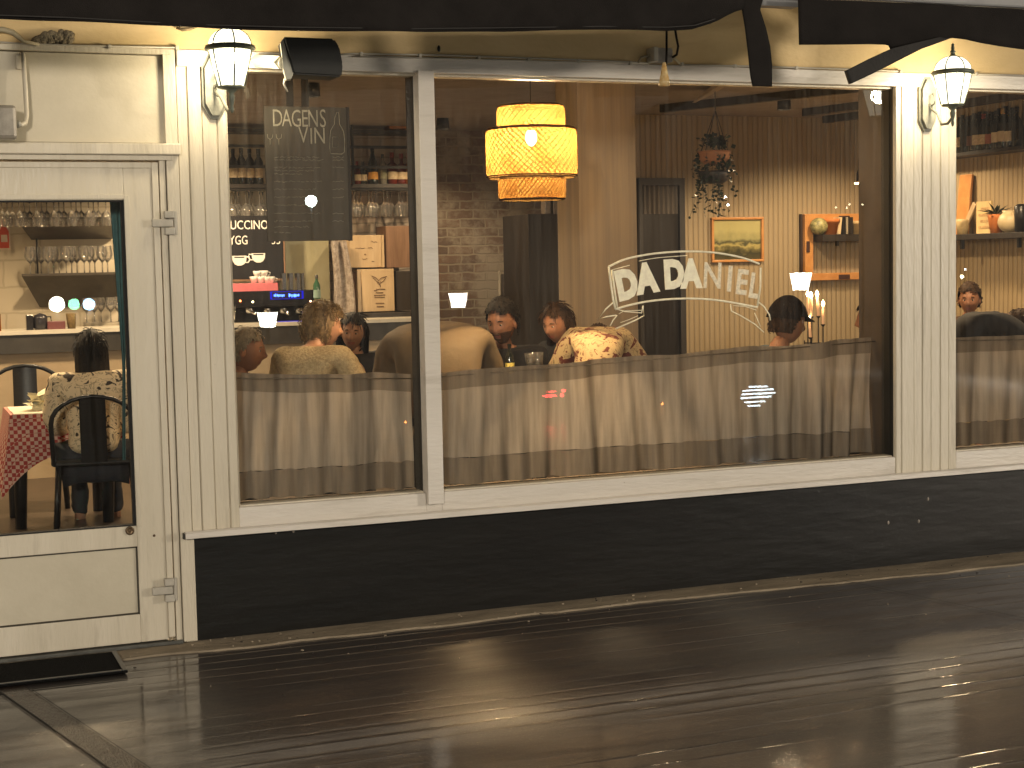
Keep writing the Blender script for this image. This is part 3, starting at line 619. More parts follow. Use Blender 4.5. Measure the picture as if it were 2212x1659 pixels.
def wall(name, x0, x1, y0, y1, z0, z1, m, lab):
    b = MB().box(x0, x1, y0, y1, z0, z1); return tag(b.build(name, m), kind='structure', label=lab)
wall('floor', -3, XS+.1, .31, YB+.1, -.05, FL, FLOORM, 'dark restaurant floor')
wall('ceiling', -3, XS+.1, .125, YB+.1, CE, CE+.1, CEIL, 'dim brown ceiling of the dining room')
xw1 = fx(618, 600, YB); xw2 = fx(897, 400, YB)
wall('wall_bar_left', -3, xw1, YB, YB+.1, 0, CE, TILE, 'cream tiled wall behind the bar')
wall('wall_bar_middle', xw1, xw2, YB, YB+.1, 0, CE, WBRICK, 'whitewashed brick wall behind the bottle shelves')
wall('wall_brick', xw2, 4.75, YB, YB+.1, 0, CE, BRICK, 'old dark brick wall with worn plaster')
wall('wall_return', 4.62, 4.75, YP+.1, YB, 0, CE, PANEL, 'short side wall')
wall('wall_panelled', 4.62, XS, YP, YP+.1, 0, CE, PANEL, 'cream grooved panelling at the back of the dining room')
wall('wall_side', XS, XS+.1, .3, YP+.1, 0, CE, groove_mat('cream_side_panel', (.34, .255, .145), (.41, .315, .19), .055, 'y'), 'cream side wall carrying two shelves')
wall('wall_left', -3.1, -3, .3, YB, 0, CE, TILE, 'cream wall at the far left of the room')
wall('wall_front_inside', -3, -.0, .17, .3, fz(200, 330), CE, mat('inner_wall', (.2, .16, .12)), 'inner face over the door')
wall('wall_front_low', .02, XS, .301, .34, 0, zg-.02, mat('inner_wall', (.2, .16, .12)), 'inner face under the windows')
INN = mat('brown_inner_reveal', (.085, .062, .042), .6, var=.2, vs=4)
b = MB(); b.box(XP0+.002, XP1-.002, .13, .34, zg-.02, CE); b.build('inner_reveal', INN, BLD)
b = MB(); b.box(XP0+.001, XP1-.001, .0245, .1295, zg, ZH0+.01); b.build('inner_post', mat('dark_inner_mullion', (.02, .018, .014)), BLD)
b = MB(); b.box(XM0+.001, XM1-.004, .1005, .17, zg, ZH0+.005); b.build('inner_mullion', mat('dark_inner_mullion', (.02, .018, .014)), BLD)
# structural pillar
xp = fx(1250, 400, 2.2); xq = fx(1375, 400, 2.2)
PIL = mat('pillar_reflection_streaks', (.20, .155, .11), .6, vs=9, col2=(.40, .30, .19), stretch=(1, 1, .02))  # pale streaks put into the colour for reflections on the window glass
tag(MB().box(xp, xq, 2.2, 2.55, 0, CE, bev=.004).build('pillar', PIL), 'square brown pillar standing between the brick wall and the grooved wall', 'pillar')
# ceiling tracks
for i, ((u0, v0), (u1, v1), w) in enumerate([((1430, 243), (1872, 197), .06), ((1738, 251), (1868, 235), .06), ((1782, 266), (1868, 255), .06), ((2060, 236), (2230, 209), .07)]):
    p, q = gzz(u0, v0, 2.84), gzz(u1, v1, 2.84)
    if q.y > p.y: p, q = q, p
    b = MB(); d = Vector((q.x-p.x, q.y-p.y, 0)); L_ = d.length; b.obox(((p.x+q.x)/2, (p.y+q.y)/2, 2.87), (L_, w, .06), (0, 0, math.atan2(d.y, d.x)))
    tag(b.build('ceiling_beam', mat('dark_beam', (.03, .024, .02), .6)), ['long dark beam crossing the ceiling above the hanging plant', 'upper short dark beam left of the right pilaster', 'lower short dark beam left of the right pilaster', 'dark ceiling beam seen in the right window'][i], 'beam', 'dark ceiling beams')
# air duct wedge
b = MB(); p = [at(1495, 222, 3.2), at(1545, 178, 2.2), at(1552, 186, 2.2), at(1502, 222, 3.2)]; b.add([q for q in p]+[q+Vector((.25, .1, .1)) for q in p], [(0, 1, 2, 3), (4, 7, 6, 5), (0, 4, 5, 1), (3, 2, 6, 7)])
tag(b.build('air_duct', mat('pale_duct', (.25, .2, .16), .5)), 'pale sloping duct under the ceiling above the hanging plant', 'duct')

# ================================================================ CEILING SPOTS (lit)
SPM = mat('black_spot_can', (.01, .01, .01), .4)
LENS = glowmat('spot_lens', (1, .8, .5), 45)
def spot(x, y, e, col=(1, .72, .42), ang=150, lab=None, rad=.05):
    t = thing('ceiling_spot', lab, 'ceiling spotlight', (x, y, CE), group='spotlights on the ceiling of the dining room')
    c = MB(); c.lathe([(.0, 0), (.05, -.001), (.055, -.09), (.048, -.09), (.045, -.01)], (x, y, CE), 20); c.build('can', SPM, t)
    c = MB(); c.lathe([(0, -.03), (.044, -.03)], (x, y, CE), 16); c.build('lens', LENS, t)
    light('SPOT', (0, 0, -.10), e, col, rad, t, spot=R(ang), blend=.5); return t
for x, y, e, lb in [(0, 4.4, 234, 'spotlight over the table behind the door'), (-1.6, 4.6, 184, 'spotlight left of the door table'), (1.5, 3.4, 71, 'spotlight over the left window tables'), (1.2, 5.5, 207, 'spotlight over the bar counter'), (3.2, 5.6, 82, 'spotlight in front of the brick wall'),
                    (3.3, 1.2, 15, 'spotlight between window and pillar'), (5.3, 3.6, 112, 'spotlight before the grooved wall'), (6.3, 2.2, 112, 'spotlight by the side wall shelves'), (6.4, 4.0, 92, 'spotlight near the framed mirror')]:
    spot(x, y, e, lab=lb)

# ================================================================ CURTAINS
def curtain_mat(name, col, tr):
    m, nt, n, l, o = nodemat(name)
    d = n.new('ShaderNodeBsdfDiffuse'); t2 = n.new('ShaderNodeBsdfTranslucent'); t = n.new('ShaderNodeBsdfTransparent'); t.inputs[0].default_value = (.85, .78, .7, 1)
    tc = n.new('ShaderNodeTexCoord'); nz = n.new('ShaderNodeTexNoise'); mp = n.new('ShaderNodeMapping'); mp.inputs['Scale'].default_value = (14, 14, 1.2); l.new(tc.outputs['Object'], mp.inputs[0]); l.new(mp.outputs[0], nz.inputs['Vector']); nz.inputs['Scale'].default_value = 2; nz.inputs['Detail'].default_value = 6
    rp = n.new('ShaderNodeValToRGB'); rp.color_ramp.elements[0].color = (*[c*.8 for c in col], 1); rp.color_ramp.elements[1].color = (*[c*1.2 for c in col], 1); rp.color_ramp.elements[0].position = .35; rp.color_ramp.elements[1].position = .65
    l.new(nz.outputs[0], rp.inputs[0]); lw0 = n.new('ShaderNodeLayerWeight'); lw0.inputs[0].default_value = .5; dk = n.new('ShaderNodeMapRange'); dk.inputs[1].default_value = .05; dk.inputs[2].default_value = .75; dk.inputs[3].default_value = 1.0; dk.inputs[4].default_value = .38; l.new(lw0.outputs['Facing'], dk.inputs[0]); vm = n.new('ShaderNodeVectorMath'); vm.operation = 'SCALE'; l.new(rp.outputs[0], vm.inputs[0]); l.new(dk.outputs[0], vm.inputs['Scale']); l.new(vm.outputs[0], d.inputs[0]); l.new(vm.outputs[0], t2.inputs[0])  # dk darkens the cloth colour where folds turn away, as fold shade
    a = n.new('ShaderNodeMixShader'); a.inputs[0].default_value = .42; l.new(d.outputs[0], a.inputs[1]); l.new(t2.outputs[0], a.inputs[2])
    lw = n.new('ShaderNodeLayerWeight'); lw.inputs[0].default_value = .35
    f = n.new('ShaderNodeMapRange'); f.inputs[3].default_value = tr; f.inputs[4].default_value = 0; l.new(lw.outputs['Facing'], f.inputs[0])
    x = n.new('ShaderNodeMixShader'); l.new(f.outputs[0], x.inputs[0]); l.new(a.outputs[0], x.inputs[1]); l.new(t.outputs[0], x.inputs[2]); l.new(x.outputs[0], o.inputs[0]); return m
SHEER = curtain_mat('sheer_grey_cloth', (.55, .49, .42), .12)
HEM = curtain_mat('grey_cloth_hem', (.30, .26, .215), .05)
def curtain(u0, v0, u1, v1, x0, x1, lab, seed):
    z0 = fz(u0, v0, .16); z1 = fz(u1, v1, .16); c = thing('cafe_curtain', lab, 'curtain', ((x0+x1)/2, .16, 1.2), group='grey sheer curtains across the lower windows')
    def zt(x):
        q = z0+(z1-z0)*(x-x0)/(x1-x0); sag = .006*math.sin((x-x0)*9+seed)+.008*noise.noise(Vector((x*4, seed, 0))); return q+sag
    def yy(x, h):   # h 0 top 1 bottom; folds drift sideways with height
        xs = x+.05*(h-.5)*math.sin(x*2.3+seed)
        a = .55*math.sin(xs*28+seed)+.8*math.sin(xs*13.7+seed*1.7+1.5*math.sin(xs*3))+.5*math.sin(xs*53+2*seed)
        k = .35+.65*noise.noise(Vector((xs*1.6, seed, h*.6)))**2*4; k = min(k, 1.3)
        sp = math.sin(xs*6.1+seed*2.2+.8*math.sin(xs*2.2)); pl = .045*max(0, sp)**14; return .19+.038*a*k*(.7+.4*h)-pl
    N = int((x1-x0)*110); zb = zg+.005; hh = .085; hb = .13
    top = MB(); top.grid(lambda a, v: (x0+(x1-x0)*a, yy(x0+(x1-x0)*a, .0), zt(x0+(x1-x0)*a)-hh*v), N, 3)
    body = MB(); body.grid(lambda a, v: (x0+(x1-x0)*a, yy(x0+(x1-x0)*a, .1+.75*v), (zt(x0+(x1-x0)*a)-hh)*(1-v)+(zb+hb)*v), N, 10)
    bot = MB(); bot.grid(lambda a, v: (x0+(x1-x0)*a, yy(x0+(x1-x0)*a, .85+.15*v), zb+hb*(1-v)+.004*math.sin(a*60)), N, 3)
    body.build('cloth', SHEER, c); top.build('top_hem', HEM, c); bot.build('bottom_hem', HEM, c)
    r = MB(); r.tube([(x0-.03, .168, z0-.02), (x1+.0, .168, z1-.02)], .003, 6); r.build('rod', HEM, c)
curtain(512, 806, 905, 808, xg0-.03, XM0-.005, 'grey sheer curtain in the narrow left window', 1)
curtain(955, 806, 1920, 728, XM1+.01, XP0-.012, 'long grey sheer curtain across the wide middle window', 5.3)
curtain(2075, 726, 2212, 733, XP1-.0, 5.4, 'grey sheer curtain in the window at the right edge', 9.1)

# ================================================================ RATTAN PENDANT
RAT = mat('rattan', (.62, .34, .12), .6, var=.2, vs=30)
def rattan_mat():
    m, nt, n, l, o = nodemat('glowing_rattan'); d = n.new('ShaderNodeBsdfDiffuse'); d.inputs[0].default_value = (.066, .042, .014, 1); t = n.new('ShaderNodeBsdfTranslucent'); t.inputs[0].default_value = (.074, .044, .012, 1)
    x = n.new('ShaderNodeMixShader'); x.inputs[0].default_value = .6; l.new(d.outputs[0], x.inputs[1]); l.new(t.outputs[0], x.inputs[2]); l.new(x.outputs[0], o.inputs[0]); return m
RG = rattan_mat()
PY = .85; pc = at(1148, 330, PY); kp = ppm(pc)
P = thing('pendant_lamp', 'large tiered rattan pendant lamp glowing orange', 'pendant lamp', pc)
def backing(nm, cross):
    m, nt, n, l, o = nodemat('woven_rattan_'+nm)
    tc = n.new('ShaderNodeTexCoord'); sp = n.new('ShaderNodeSeparateXYZ'); l.new(tc.outputs['Object'], sp.inputs[0])
    def M(op, a, c=None):
        q = n.new('ShaderNodeMath'); q.operation = op
        for i, x in enumerate((a, c)):
            if x is None: continue
            if isinstance(x, (int, float)): q.inputs[i].default_value = x
            else: l.new(x, q.inputs[i])
        return q.outputs[0]
    th = M('MULTIPLY', M('ARCTAN2', sp.outputs[1], sp.outputs[0]), 50/6.28318); zz = M('MULTIPLY', sp.outputs[2], 34)
    nz = n.new('ShaderNodeTexNoise'); nz.inputs['Scale'].default_value = 14; nz.inputs['Detail'].default_value = 3; l.new(tc.outputs['Object'], nz.inputs['Vector']); w = M('MULTIPLY', nz.outputs[0], .7)
    s1 = M('ABSOLUTE', M('SUBTRACT', M('FRACT', M('ADD', M('ADD', th, zz), w)), .5))
    if cross:
        s2 = M('ABSOLUTE', M('SUBTRACT', M('FRACT', M('ADD', M('SUBTRACT', th, zz), w)), .5)); s1 = M('MAXIMUM', s1, s2)
    rp = n.new('ShaderNodeValToRGB'); l.new(s1, rp.inputs[0]); e = rp.color_ramp.elements
    e[0].position = .18; e[0].color = (.125, .080, .023, 1); e[1].position = .40; e[1].color = (.030, .010, .0012, 1)
    b2 = n.new('ShaderNodeTexNoise'); b2.inputs['Scale'].default_value = 9; l.new(tc.outputs['Object'], b2.inputs['Vector']); r2 = n.new('ShaderNodeValToRGB'); l.new(b2.outputs[0], r2.inputs[0]); r2.color_ramp.elements[0].position = .35; r2.color_ramp.elements[0].color = (.78, .68, .55, 1); r2.color_ramp.elements[1].position = .5; r2.color_ramp.elements[1].color = (1, 1, 1, 1)
    mx = n.new('ShaderNodeMixRGB'); mx.blend_type = 'MULTIPLY'; mx.inputs[0].default_value = 1; l.new(rp.outputs[0], mx.inputs[1]); l.new(r2.outputs[0], mx.inputs[2])
    t = n.new('ShaderNodeBsdfTranslucent'); l.new(mx.outputs[0], t.inputs[0]); d = n.new('ShaderNodeBsdfDiffuse'); l.new(mx.outputs[0], d.inputs[0])
    x = n.new('ShaderNodeMixShader'); x.inputs[0].default_value = .25; l.new(t.outputs[0], x.inputs[1]); l.new(d.outputs[0], x.inputs[2])
    p = n.new('ShaderNodeBsdfTransparent'); x2 = n.new('ShaderNodeMixShader'); x2.inputs[0].default_value = .28; l.new(x.outputs[0], x2.inputs[1]); l.new(p.outputs[0], x2.inputs[2]); l.new(x2.outputs[0], o.inputs[0]); return m
def tier(v0, v1, wpx, nm, strands, cross=False):
    z0 = fz(1148, v1, PY); z1 = fz(1148, v0, PY); r = wpx/2/kp; h = z1-z0; b = MB(); cr = .22
    def prof(t):   # t 0..1 along height, rounded corners
        zz = t*h; e = min(t, 1-t)*h; c = min(.035, h*.3)
        rr = r-(c*.55)*(1-math.sqrt(max(0, 1-(1-min(e, c)/c)**2)))
        return rr, z0+zz
    for sgn, ns, ph, off in ((1, strands, 1.0, 0), (-1, strands//2, 1.0, -.003)):
        for k in range(ns):
            vs = []; a0 = 2*math.pi*k/ns; m = 14; wd = .0015 if sgn > 0 else .001
            for i in range(m+1):
                t = i/m; rr, z = prof(t); a = a0+sgn*ph*(t*h/r)
                for s in (-1, 1): vs.append((pc.x+(rr+off)*math.cos(a+s*wd/r), pc.y+(rr+off)*math.sin(a+s*wd/r), z))
            b.add(vs, [(2*i, 2*i+1, 2*i+3, 2*i+2) for i in range(m)], 0, True)
    for t in (0.0, .03, .97, 1.0):
        rr, z = prof(t); b.tube([(pc.x+rr*math.cos(q*math.pi/18), pc.y+rr*math.sin(q*math.pi/18), z) for q in range(37)], .0038, 6, cap=False)
    # thin woven backing
    b.lathe([(prof(i/12)[0]-.004, prof(i/12)[1]) for i in range(13)], (pc.x, pc.y, 0), 40, mi=1)
    b.build(nm, [RG, backing(nm, cross)], P)
tier(229, 281, 151, 'upper_tier', 30); tier(278, 384, 201, 'middle_tier', 40); tier(380, 432, 150, 'lower_tier', 30, True)
b = MB(); b.lathe([(0, .07), (.016, .07), (.018, .0), (0, -.0)], (pc.x, pc.y, fz(1148, 285, PY)), 14); b.build('socket', BLACKM, P)
b = MB(); b.ell((pc.x, pc.y, fz(1148, 293, PY)-.01), (.03, .03, .045), 14, 10); b.build('bulb', glowmat('warm_bulb', (1, .82, .45), 40), P)
b = MB(); b.tube([(pc.x, pc.y, fz(1148, 230, PY)), (pc.x+.002, pc.y, 2.9)], .003, 6); b.build('cable', BLACKM, P)
light('POINT', (0, 0, fz(1148, 305, PY)-pc.z), 800, (1, .66, .33), .03, P)

# ================================================================ WINE BOARD behind the glass
CB = mat('chalk_board', (.098, .082, .062), .8, var=.25, vs=4, col2=(.135, .114, .088))
YC = .30; c0, c1 = at(570, 229, YC), at(760, 519, YC)
Bd = thing('chalkboard', 'tall dusty hanging chalkboard reading DAGENS VIN beside the left window edge', 'chalkboard', ((c0.x+c1.x)/2, YC, (c0.z+c1.z)/2))
b = MB(); b.box(c0.x, fx(757, 380, YC), YC, YC+.018, c1.z, c0.z, bev=.002); b.build('board', CB, Bd)
b = MB(); xr_ = fx(757, 380, YC); b.box(xr_-.012, xr_+.001, YC-.004, YC+.02, c1.z-.002, c0.z+.002); b.build('edge_strip', DARKWOOD, Bd)
b = MB()
for u0, u1 in ((619, 634), (652, 667)): b.box(fx(u0, 200, YC), fx(u1, 200, YC), YC+.004, YC+.012, c0.z-.01, CE)
b.build('strap', DARKWOOD, Bd)
b = MB(); I3 = Matrix.Identity(3)
def put(txt, u, v, hpx, Y, mb, bold=0, sx=1, rot=0, align='CENTER', dy=-.003, mi=0):
    p = at(u, v, Y); s = hpx/ppm(p)/.70; M = Matrix.Translation((p.x, Y+dy, p.z)) @ Matrix.Rotation(rot, 4, 'Y'); text_mb(txt, s, mb, M, .0008, bold, mi, align, sx)
for ch, u, v, hh in (('D', 599, 257, 37), ('A', 619, 257, 37), ('G', 640, 258, 37), ('E', 658, 258, 37), ('N', 676, 258, 37), ('S', 697, 258, 39)): put(ch, u, v, hh, YC, b, bold=-.0005, sx=.62)
for ch, u, v, hh in (('V', 655, 294, 35), ('I', 672, 296, 35), ('N', 690, 295, 35)): put(ch, u, v, hh, YC, b, bold=-.0005, sx=.72)
def stroke(mb, pts, Y, w=.0022, dy=-.003): mb.tube([at(u, v, Y)+Vector((0, dy, 0)) for u, v in pts], w, 5)
stroke(b, [(727, 243), (723, 255), (722, 268), (714, 282), (712, 300), (712, 320), (714, 332), (738, 333), (744, 328), (744, 300), (742, 284), (733, 268), (732, 250), (731, 243), (727, 243)], YC, .0016)
stroke(b, [(718, 296), (730, 296), (730, 318), (718, 318), (718, 296)], YC, .0009)
for cu in (583, 602): stroke(b, [(cu-6, 290), (cu-5, 298), (cu, 301), (cu+5, 298), (cu+6, 290)], YC, .0012); stroke(b, [(cu, 301), (cu, 313)], YC, .0009)
b.build('lettering', CHALK, Bd)
b = MB(); rnd = random.Random(11)     # faint smudged handwriting rows
for v, n_ in ((340, 9), (346, 7), (362, 9), (369, 6), (376, 5), (392, 8), (409, 7), (426, 7), (443, 6), (461, 8), (478, 7), (490, 5), (502, 3)):
    u = 592
    for k in range(n_):
        L_ = 6+rnd.random()*9; pts = [(u+i*L_/6, v+rnd.uniform(-2, 2)) for i in range(7)]; stroke(b, pts, YC, .0008); u += L_+3
        if u > 690: break
    if n_ > 6: stroke(b, [(718+i*3, v+rnd.uniform(-2.2, 2.2)) for i in range(9)], YC, .0009)
b.build('handwriting', mat('smudged_chalk', (.48, .43, .33), .9), Bd)

# ================================================================ PAINTED WINDOW SIGN
SG = .060; GOLD = mat('cream_gold_paint', (.92, .83, .62), .35, var=.15, vs=30); GOLDF = mat('faded_cream_paint', (.74, .65, .47), .5, var=.3, vs=60)
Gs = thing('window_sign', 'arched cream lettering DA DANIEL on a ribbon banner painted on the window', 'sign', at(1480, 610, SG))
b = MB(); f2 = MB()
def arc(pts, w, mb=None): 
    out = []
    P4 = pts
    for i in range(len(P4)-1):
        p0 = P4[max(0, i-1)]; p1 = P4[i]; p2 = P4[i+1]; p3 = P4[min(len(P4)-1, i+2)]
        for k in range(6):
            t = k/6; out.append(tuple(.5*((2*p1[j])+(-p0[j]+p2[j])*t+(2*p0[j]-5*p1[j]+4*p2[j]-p3[j])*t*t+(-p0[j]+3*p1[j]-3*p2[j]+p3[j])*t**3) for j in (0, 1)))
    out.append(P4[-1]); (mb or b).tube([at(u, v, SG) for u, v in out], w, 6)
arc([(1315, 576), (1345, 562), (1380, 553), (1430, 546), (1490, 543), (1545, 546), (1600, 556), (1640, 570)], .0056)
arc([(1322, 583), (1360, 573)], .0022); arc([(1380, 564), (1420, 557), (1484, 552)], .0020)
arc([(1329, 668), (1360, 659), (1400, 651), (1450, 646), (1500, 645), (1545, 648), (1590, 655), (1636, 664)], .0056)
for q in [[(1315, 576), (1319, 610), (1324, 645), (1329, 668)], [(1322, 583), (1327, 625), (1333, 664)], [(1643, 578), (1642, 620), (1636, 662)]]: b.tube([at(u, v, SG) for u, v in q], .0052, 6)
for q, w in (([(1324, 654), (1308, 668), (1292, 690), (1310, 684), (1331, 681)], .0036), ([(1333, 668), (1350, 673), (1386, 676), (1389, 660)], .0030), ([(1389, 660), (1391, 682), (1372, 692), (1330, 710)], .0038), ([(1333, 681), (1324, 692), (1318, 704)], .0028), ([(1337, 678), (1347, 672), (1386, 670)], .0018), ([(1340, 697), (1360, 690), (1378, 682)], .0016),
             ([(1578, 657), (1580, 672), (1600, 682), (1630, 700), (1650, 718)], .0032), ([(1638, 652), (1650, 662), (1662, 680), (1664, 692)], .0036), ([(1584, 660), (1610, 662), (1634, 670)], .0022), ([(1630, 676), (1636, 690), (1642, 705)], .0026)):
    b.tube([at(u, v, SG) for u, v in q], w, 6)
b.build('banner_outline', GOLD, Gs)
for nm, ch, u, v, hh, rot, mt_, bo in (('letter', 'D', 1354, 617, 58, -.20, GOLD, .013), ('letter', 'A', 1397, 604, 58, -.13, GOLD, .013), ('letter', 'D', 1456, 595, 56, -.05, GOLD, .012), ('letter', 'A', 1493, 594, 56, -.01, GOLD, .012),
                       ('letter', 'N', 1539, 598, 55, .06, GOLDF, .003), ('letter', 'I', 1576, 605, 52, .10, GOLDF, .006), ('letter', 'E', 1602, 612, 52, .14, GOLDF, .005), ('letter', 'L', 1630, 620, 52, .17, GOLDF, .005)):
    m_ = MB(); put(ch, u, v, hh, SG, m_, bold=bo, sx=.80, rot=rot, dy=0); m_.build(nm, mt_, Gs)
# ================================================================ BAR
YCn = 5.75
ztop = fz(100, 713, YCn); x0b = -3; x1b = fx(930, 700, YCn)
Bar = thing('bar_counter', 'long bar counter with dark top band and cream front', 'bar counter', (1, YCn, FL))
b = MB(); b.box(x0b, x1b, YCn-.02, 6.3, ztop-.03, ztop); b.build('worktop', mat('pale_counter_edge', (.5, .47, .4), .3), Bar)
zband = fz(100, 762, YCn)
b = MB(); b.box(x0b, x1b-.01, YCn, 6.28, zband, ztop-.031); b.build('dark_band', mat('dark_counter_band', (.035, .032, .028), .4, var=.3, vs=7), Bar)
b = MB(); b.box(x0b, x1b-.02, YCn+.06, 6.26, FL, zband-.001); b.build('front_panel', mat('beige_bar_front', (.36, .28, .18), .6, var=.12, vs=2, bump=.2, bs=30), Bar)

# ---- bottle prototypes
def bottle_prof(kind):
    if kind == 'champ': return [(0, 0), (.044, 0), (.046, .01), (.046, .14), (.040, .19), (.024, .24), (.016, .27), (.016, .30), (.018, .305), (.018, .325), (0, .327)]
    if kind == 'round': return [(0, 0), (.040, 0), (.043, .01), (.043, .13), (.038, .155), (.015, .175), (.014, .23), (.017, .235), (.017, .25), (0, .25)]
    return [(0, 0), (.036, 0), (.038, .008), (.038, .185), (.033, .205), (.016, .235), (.0145, .25), (.0145, .285), (.016, .287), (.016, .30), (0, .301)]
def bottle(p, kind, gm, lm, lab, cap=None, s=1.0, group='bottles on the bar shelves', lw=(.3, .62)):
    pr = [(r*s, z*s) for r, z in bottle_prof(kind)]; t = thing('bottle', lab, 'bottle', p, group=group)
    b = MB(); b.lathe(pr, p, 16); b.build('glass', gm, t)
    R_ = pr[2][0]+.0008; H = pr[3][1]
    b = MB(); b.lathe([(R_, H*lw[0]), (R_, H*lw[1]+.02)], p, 16); b.build('label_sticker', lm, t)
    if cap:
        rr = pr[-2][0]+.001; b = MB(); b.lathe([(rr, pr[-1][1]-.04*s), (rr, pr[-1][1]+.001), (0, pr[-1][1]+.001)], p, 12); b.build('cap', cap, t)
    return t
GB = mat('dark_bottle_glass', (.008, .010, .007), .08, spec=.8); GR = mat('red_liquor', (.10, .012, .006), .08, spec=.8); GA = mat('amber_liquor', (.16, .05, .010), .08, spec=.8); GG = mat('green_glass', (.03, .09, .05), .1, spec=.8); GC = mat('clear_bottle', (.16, .15, .12), .08, spec=.8)
LC = mat('cream_label', (.62, .50, .33), .7, var=.25, vs=60); LO = mat('orange_label', (.75, .36, .06), .6, var=.2, vs=40); LG_ = mat('grey_green_label', (.28, .28, .18), .7, var=.3, vs=60); CAPR = mat('red_cap', (.25, .03, .02), .4); CAPD = mat('dark_cap', (.015, .012, .012), .4)
SHM = mat('dark_shelf', (.022, .018, .016), .5, var=.3, vs=12)
YS = 6.45
# bottle shelf seen in the narrow left window
def shelf(u0, u1, v, Y, d, th, lab, name='shelf', m=SHM, cat='shelf', back=None):
    z = fz((u0+u1)/2, v, Y); b = MB(); b.box(fx(u0, v, Y), fx(u1, v, Y), Y-d/2, (Y+d/2) if back is None else back, z-th, z, bev=.002); o = b.build(name, m); return tag(o, lab, cat), z
s1, z1 = shelf(480, 897, 399, YS, .26, .035, 'dark shelf under the row of spirit bottles behind the wine board')
rk = thing('shelf_rail', 'pair of dark rails in front of the spirit bottles', 'rail', (2, YS-.14, z1), None)
b = MB()
for v in (318, 361): b.box(fx(480, v, YS-.15), fx(895, v, YS-.15), YS-.16, YS-.145, fz(820, v+3, YS-.15), fz(820, v-3, YS-.15))
for u in (758, 896): b.box(fx(u, 300, YS-.15), fx(u, 300, YS-.15)+.02, YS-.16, YS-.14, fz(u, 400, YS-.15), fz(u, 250, YS-.15))
b.build('bars', BLACKM, rk)
shelf(480, 897, 257, YS, .26, .03, 'upper of the two thin dark boards above the spirit bottles')
shelf(480, 897, 282, YS, .26, .03, 'lower of the two thin dark boards above the spirit bottles')
for v, lab in ((246, 'upper small orange box on the boards above the spirit bottles'), (270, 'lower small orange box on the boards above the spirit bottles')):
    b = MB(); p = at(858, v, YS-.06); b.box(p.x-.085, p.x+.085, YS-.1, YS+.05, p.z-.04, p.z+.04, bev=.004); tag(b.build('box', mat('orange_card', (.50, .20, .05), .6)), lab, 'box')
specs = [(505, 'wine', GB, LC, 'dark wine bottle with cream label, leftmost on the left shelf', CAPD, 1), (523, 'wine', GB, LC, 'dark wine bottle with cream label second from the left on the shelf', CAPD, 1.02), (541, 'wine', GB, LC, 'dark wine bottle third from the left on the shelf', CAPD, 1), (560, 'wine', GB, LC, 'dark wine bottle by the left edge of the hanging chalkboard', CAPD, 1),
         (772, 'round', GR, LC, 'short reddish bottle close to the right edge of the chalkboard', CAPR, .8), (785, 'round', GB, LC, 'small dark bottle with narrow cream label', CAPD, .8), (806, 'champ', GB, LO, 'big dark champagne bottle with a bright orange label', CAPD, 1.0), (828, 'wine', GC, LG_, 'clear green tinted bottle beside the champagne bottle', CAPD, .88),
         (848, 'round', GR, LC, 'red liquor bottle right of the clear bottle', CAPR, 1.12), (868, 'round', GR, LC, 'red liquor bottle with pale label near the right end of the shelf', CAPR, 1.08), (884, 'round', GA, LC, 'amber bottle at the right end of the spirit shelf', CAPR, 1.1)]
for u, k, g_, l_, lab, cp, s in specs:
    p = Vector((fx(u, 398, YS-.05), YS-.05, z1+.001)); bottle(p, k, g_, l_, lab, cp, s)
# hanging wine glasses
def glass_mb(p, s=1.0, inv=False):
    pr = [(.033, 0), (.031, .003), (.005, .006), (.004, .075), (.010, .085), (.030, .105), (.037, .13), (.036, .155), (.030, .19)]
    b = MB(); b.lathe([(r*s, (-z if inv else z)*s) for r, z in pr], p, 14); return b
g_proto = glass_mb((0, 0, 0), 1, True).build('wine_glass', WINEGL); u_proto = glass_mb((0, 0, 0), 1, False).build('wine_glass', WINEGL)
def glasses(us, v, Y, inv, lab, group, first, s=1.0, jit=0):
    for i, u in enumerate(us):
        o = first if i == 0 else first.copy()
        if i: COL.objects.link(o)
        p = at(u, v, Y); o.location = (p.x, Y+(i % 3)*jit, at(us[len(us)//2], v, Y).z); o.scale = (s, s, s); tag(o, lab, 'wine glass', group)
    return first
glasses([764+i*10.8 for i in range(13)], 412, YS-.05, True, 'clear wine glass hanging upside down under the spirit shelf right of the wine board', 'wine glasses hanging under the spirit shelf', g_proto, 1.2, .05)
g2 = g_proto.copy(); COL.objects.link(g2)
glasses([500+i*10 for i in range(8)], 412, YS-.05, True, 'clear wine glass hanging upside down left of the wine board', 'wine glasses hanging left of the wine board', g2, 1.35, .05)
b = MB(); b.box(fx(480, 410, YS), fx(897, 410, YS), YS-.13, YS+.1, fz(800, 412, YS-.05), fz(800, 408, YS-.05)); tag(b.build('glass_rack', BLACKM), 'black rack holding the upside down wine glasses under the spirit shelf', 'glass rack')
g3 = g_proto.copy(); COL.objects.link(g3)
YD = 6.2
glasses([3+i*12.5 for i in range(19)], 430, YD, True, 'clear wine glass hanging upside down at the top of the door glass', 'wine glasses hanging behind the door', g3, 1.15, .06)
b = MB(); b.box(fx(-40, 425, YD), fx(240, 425, YD), YD-.1, YD+.2, fz(100, 429, YD), fz(100, 422, YD)); tag(b.build('glass_rack', BLACKM), 'black glass rack at the top of the view through the door', 'glass rack')
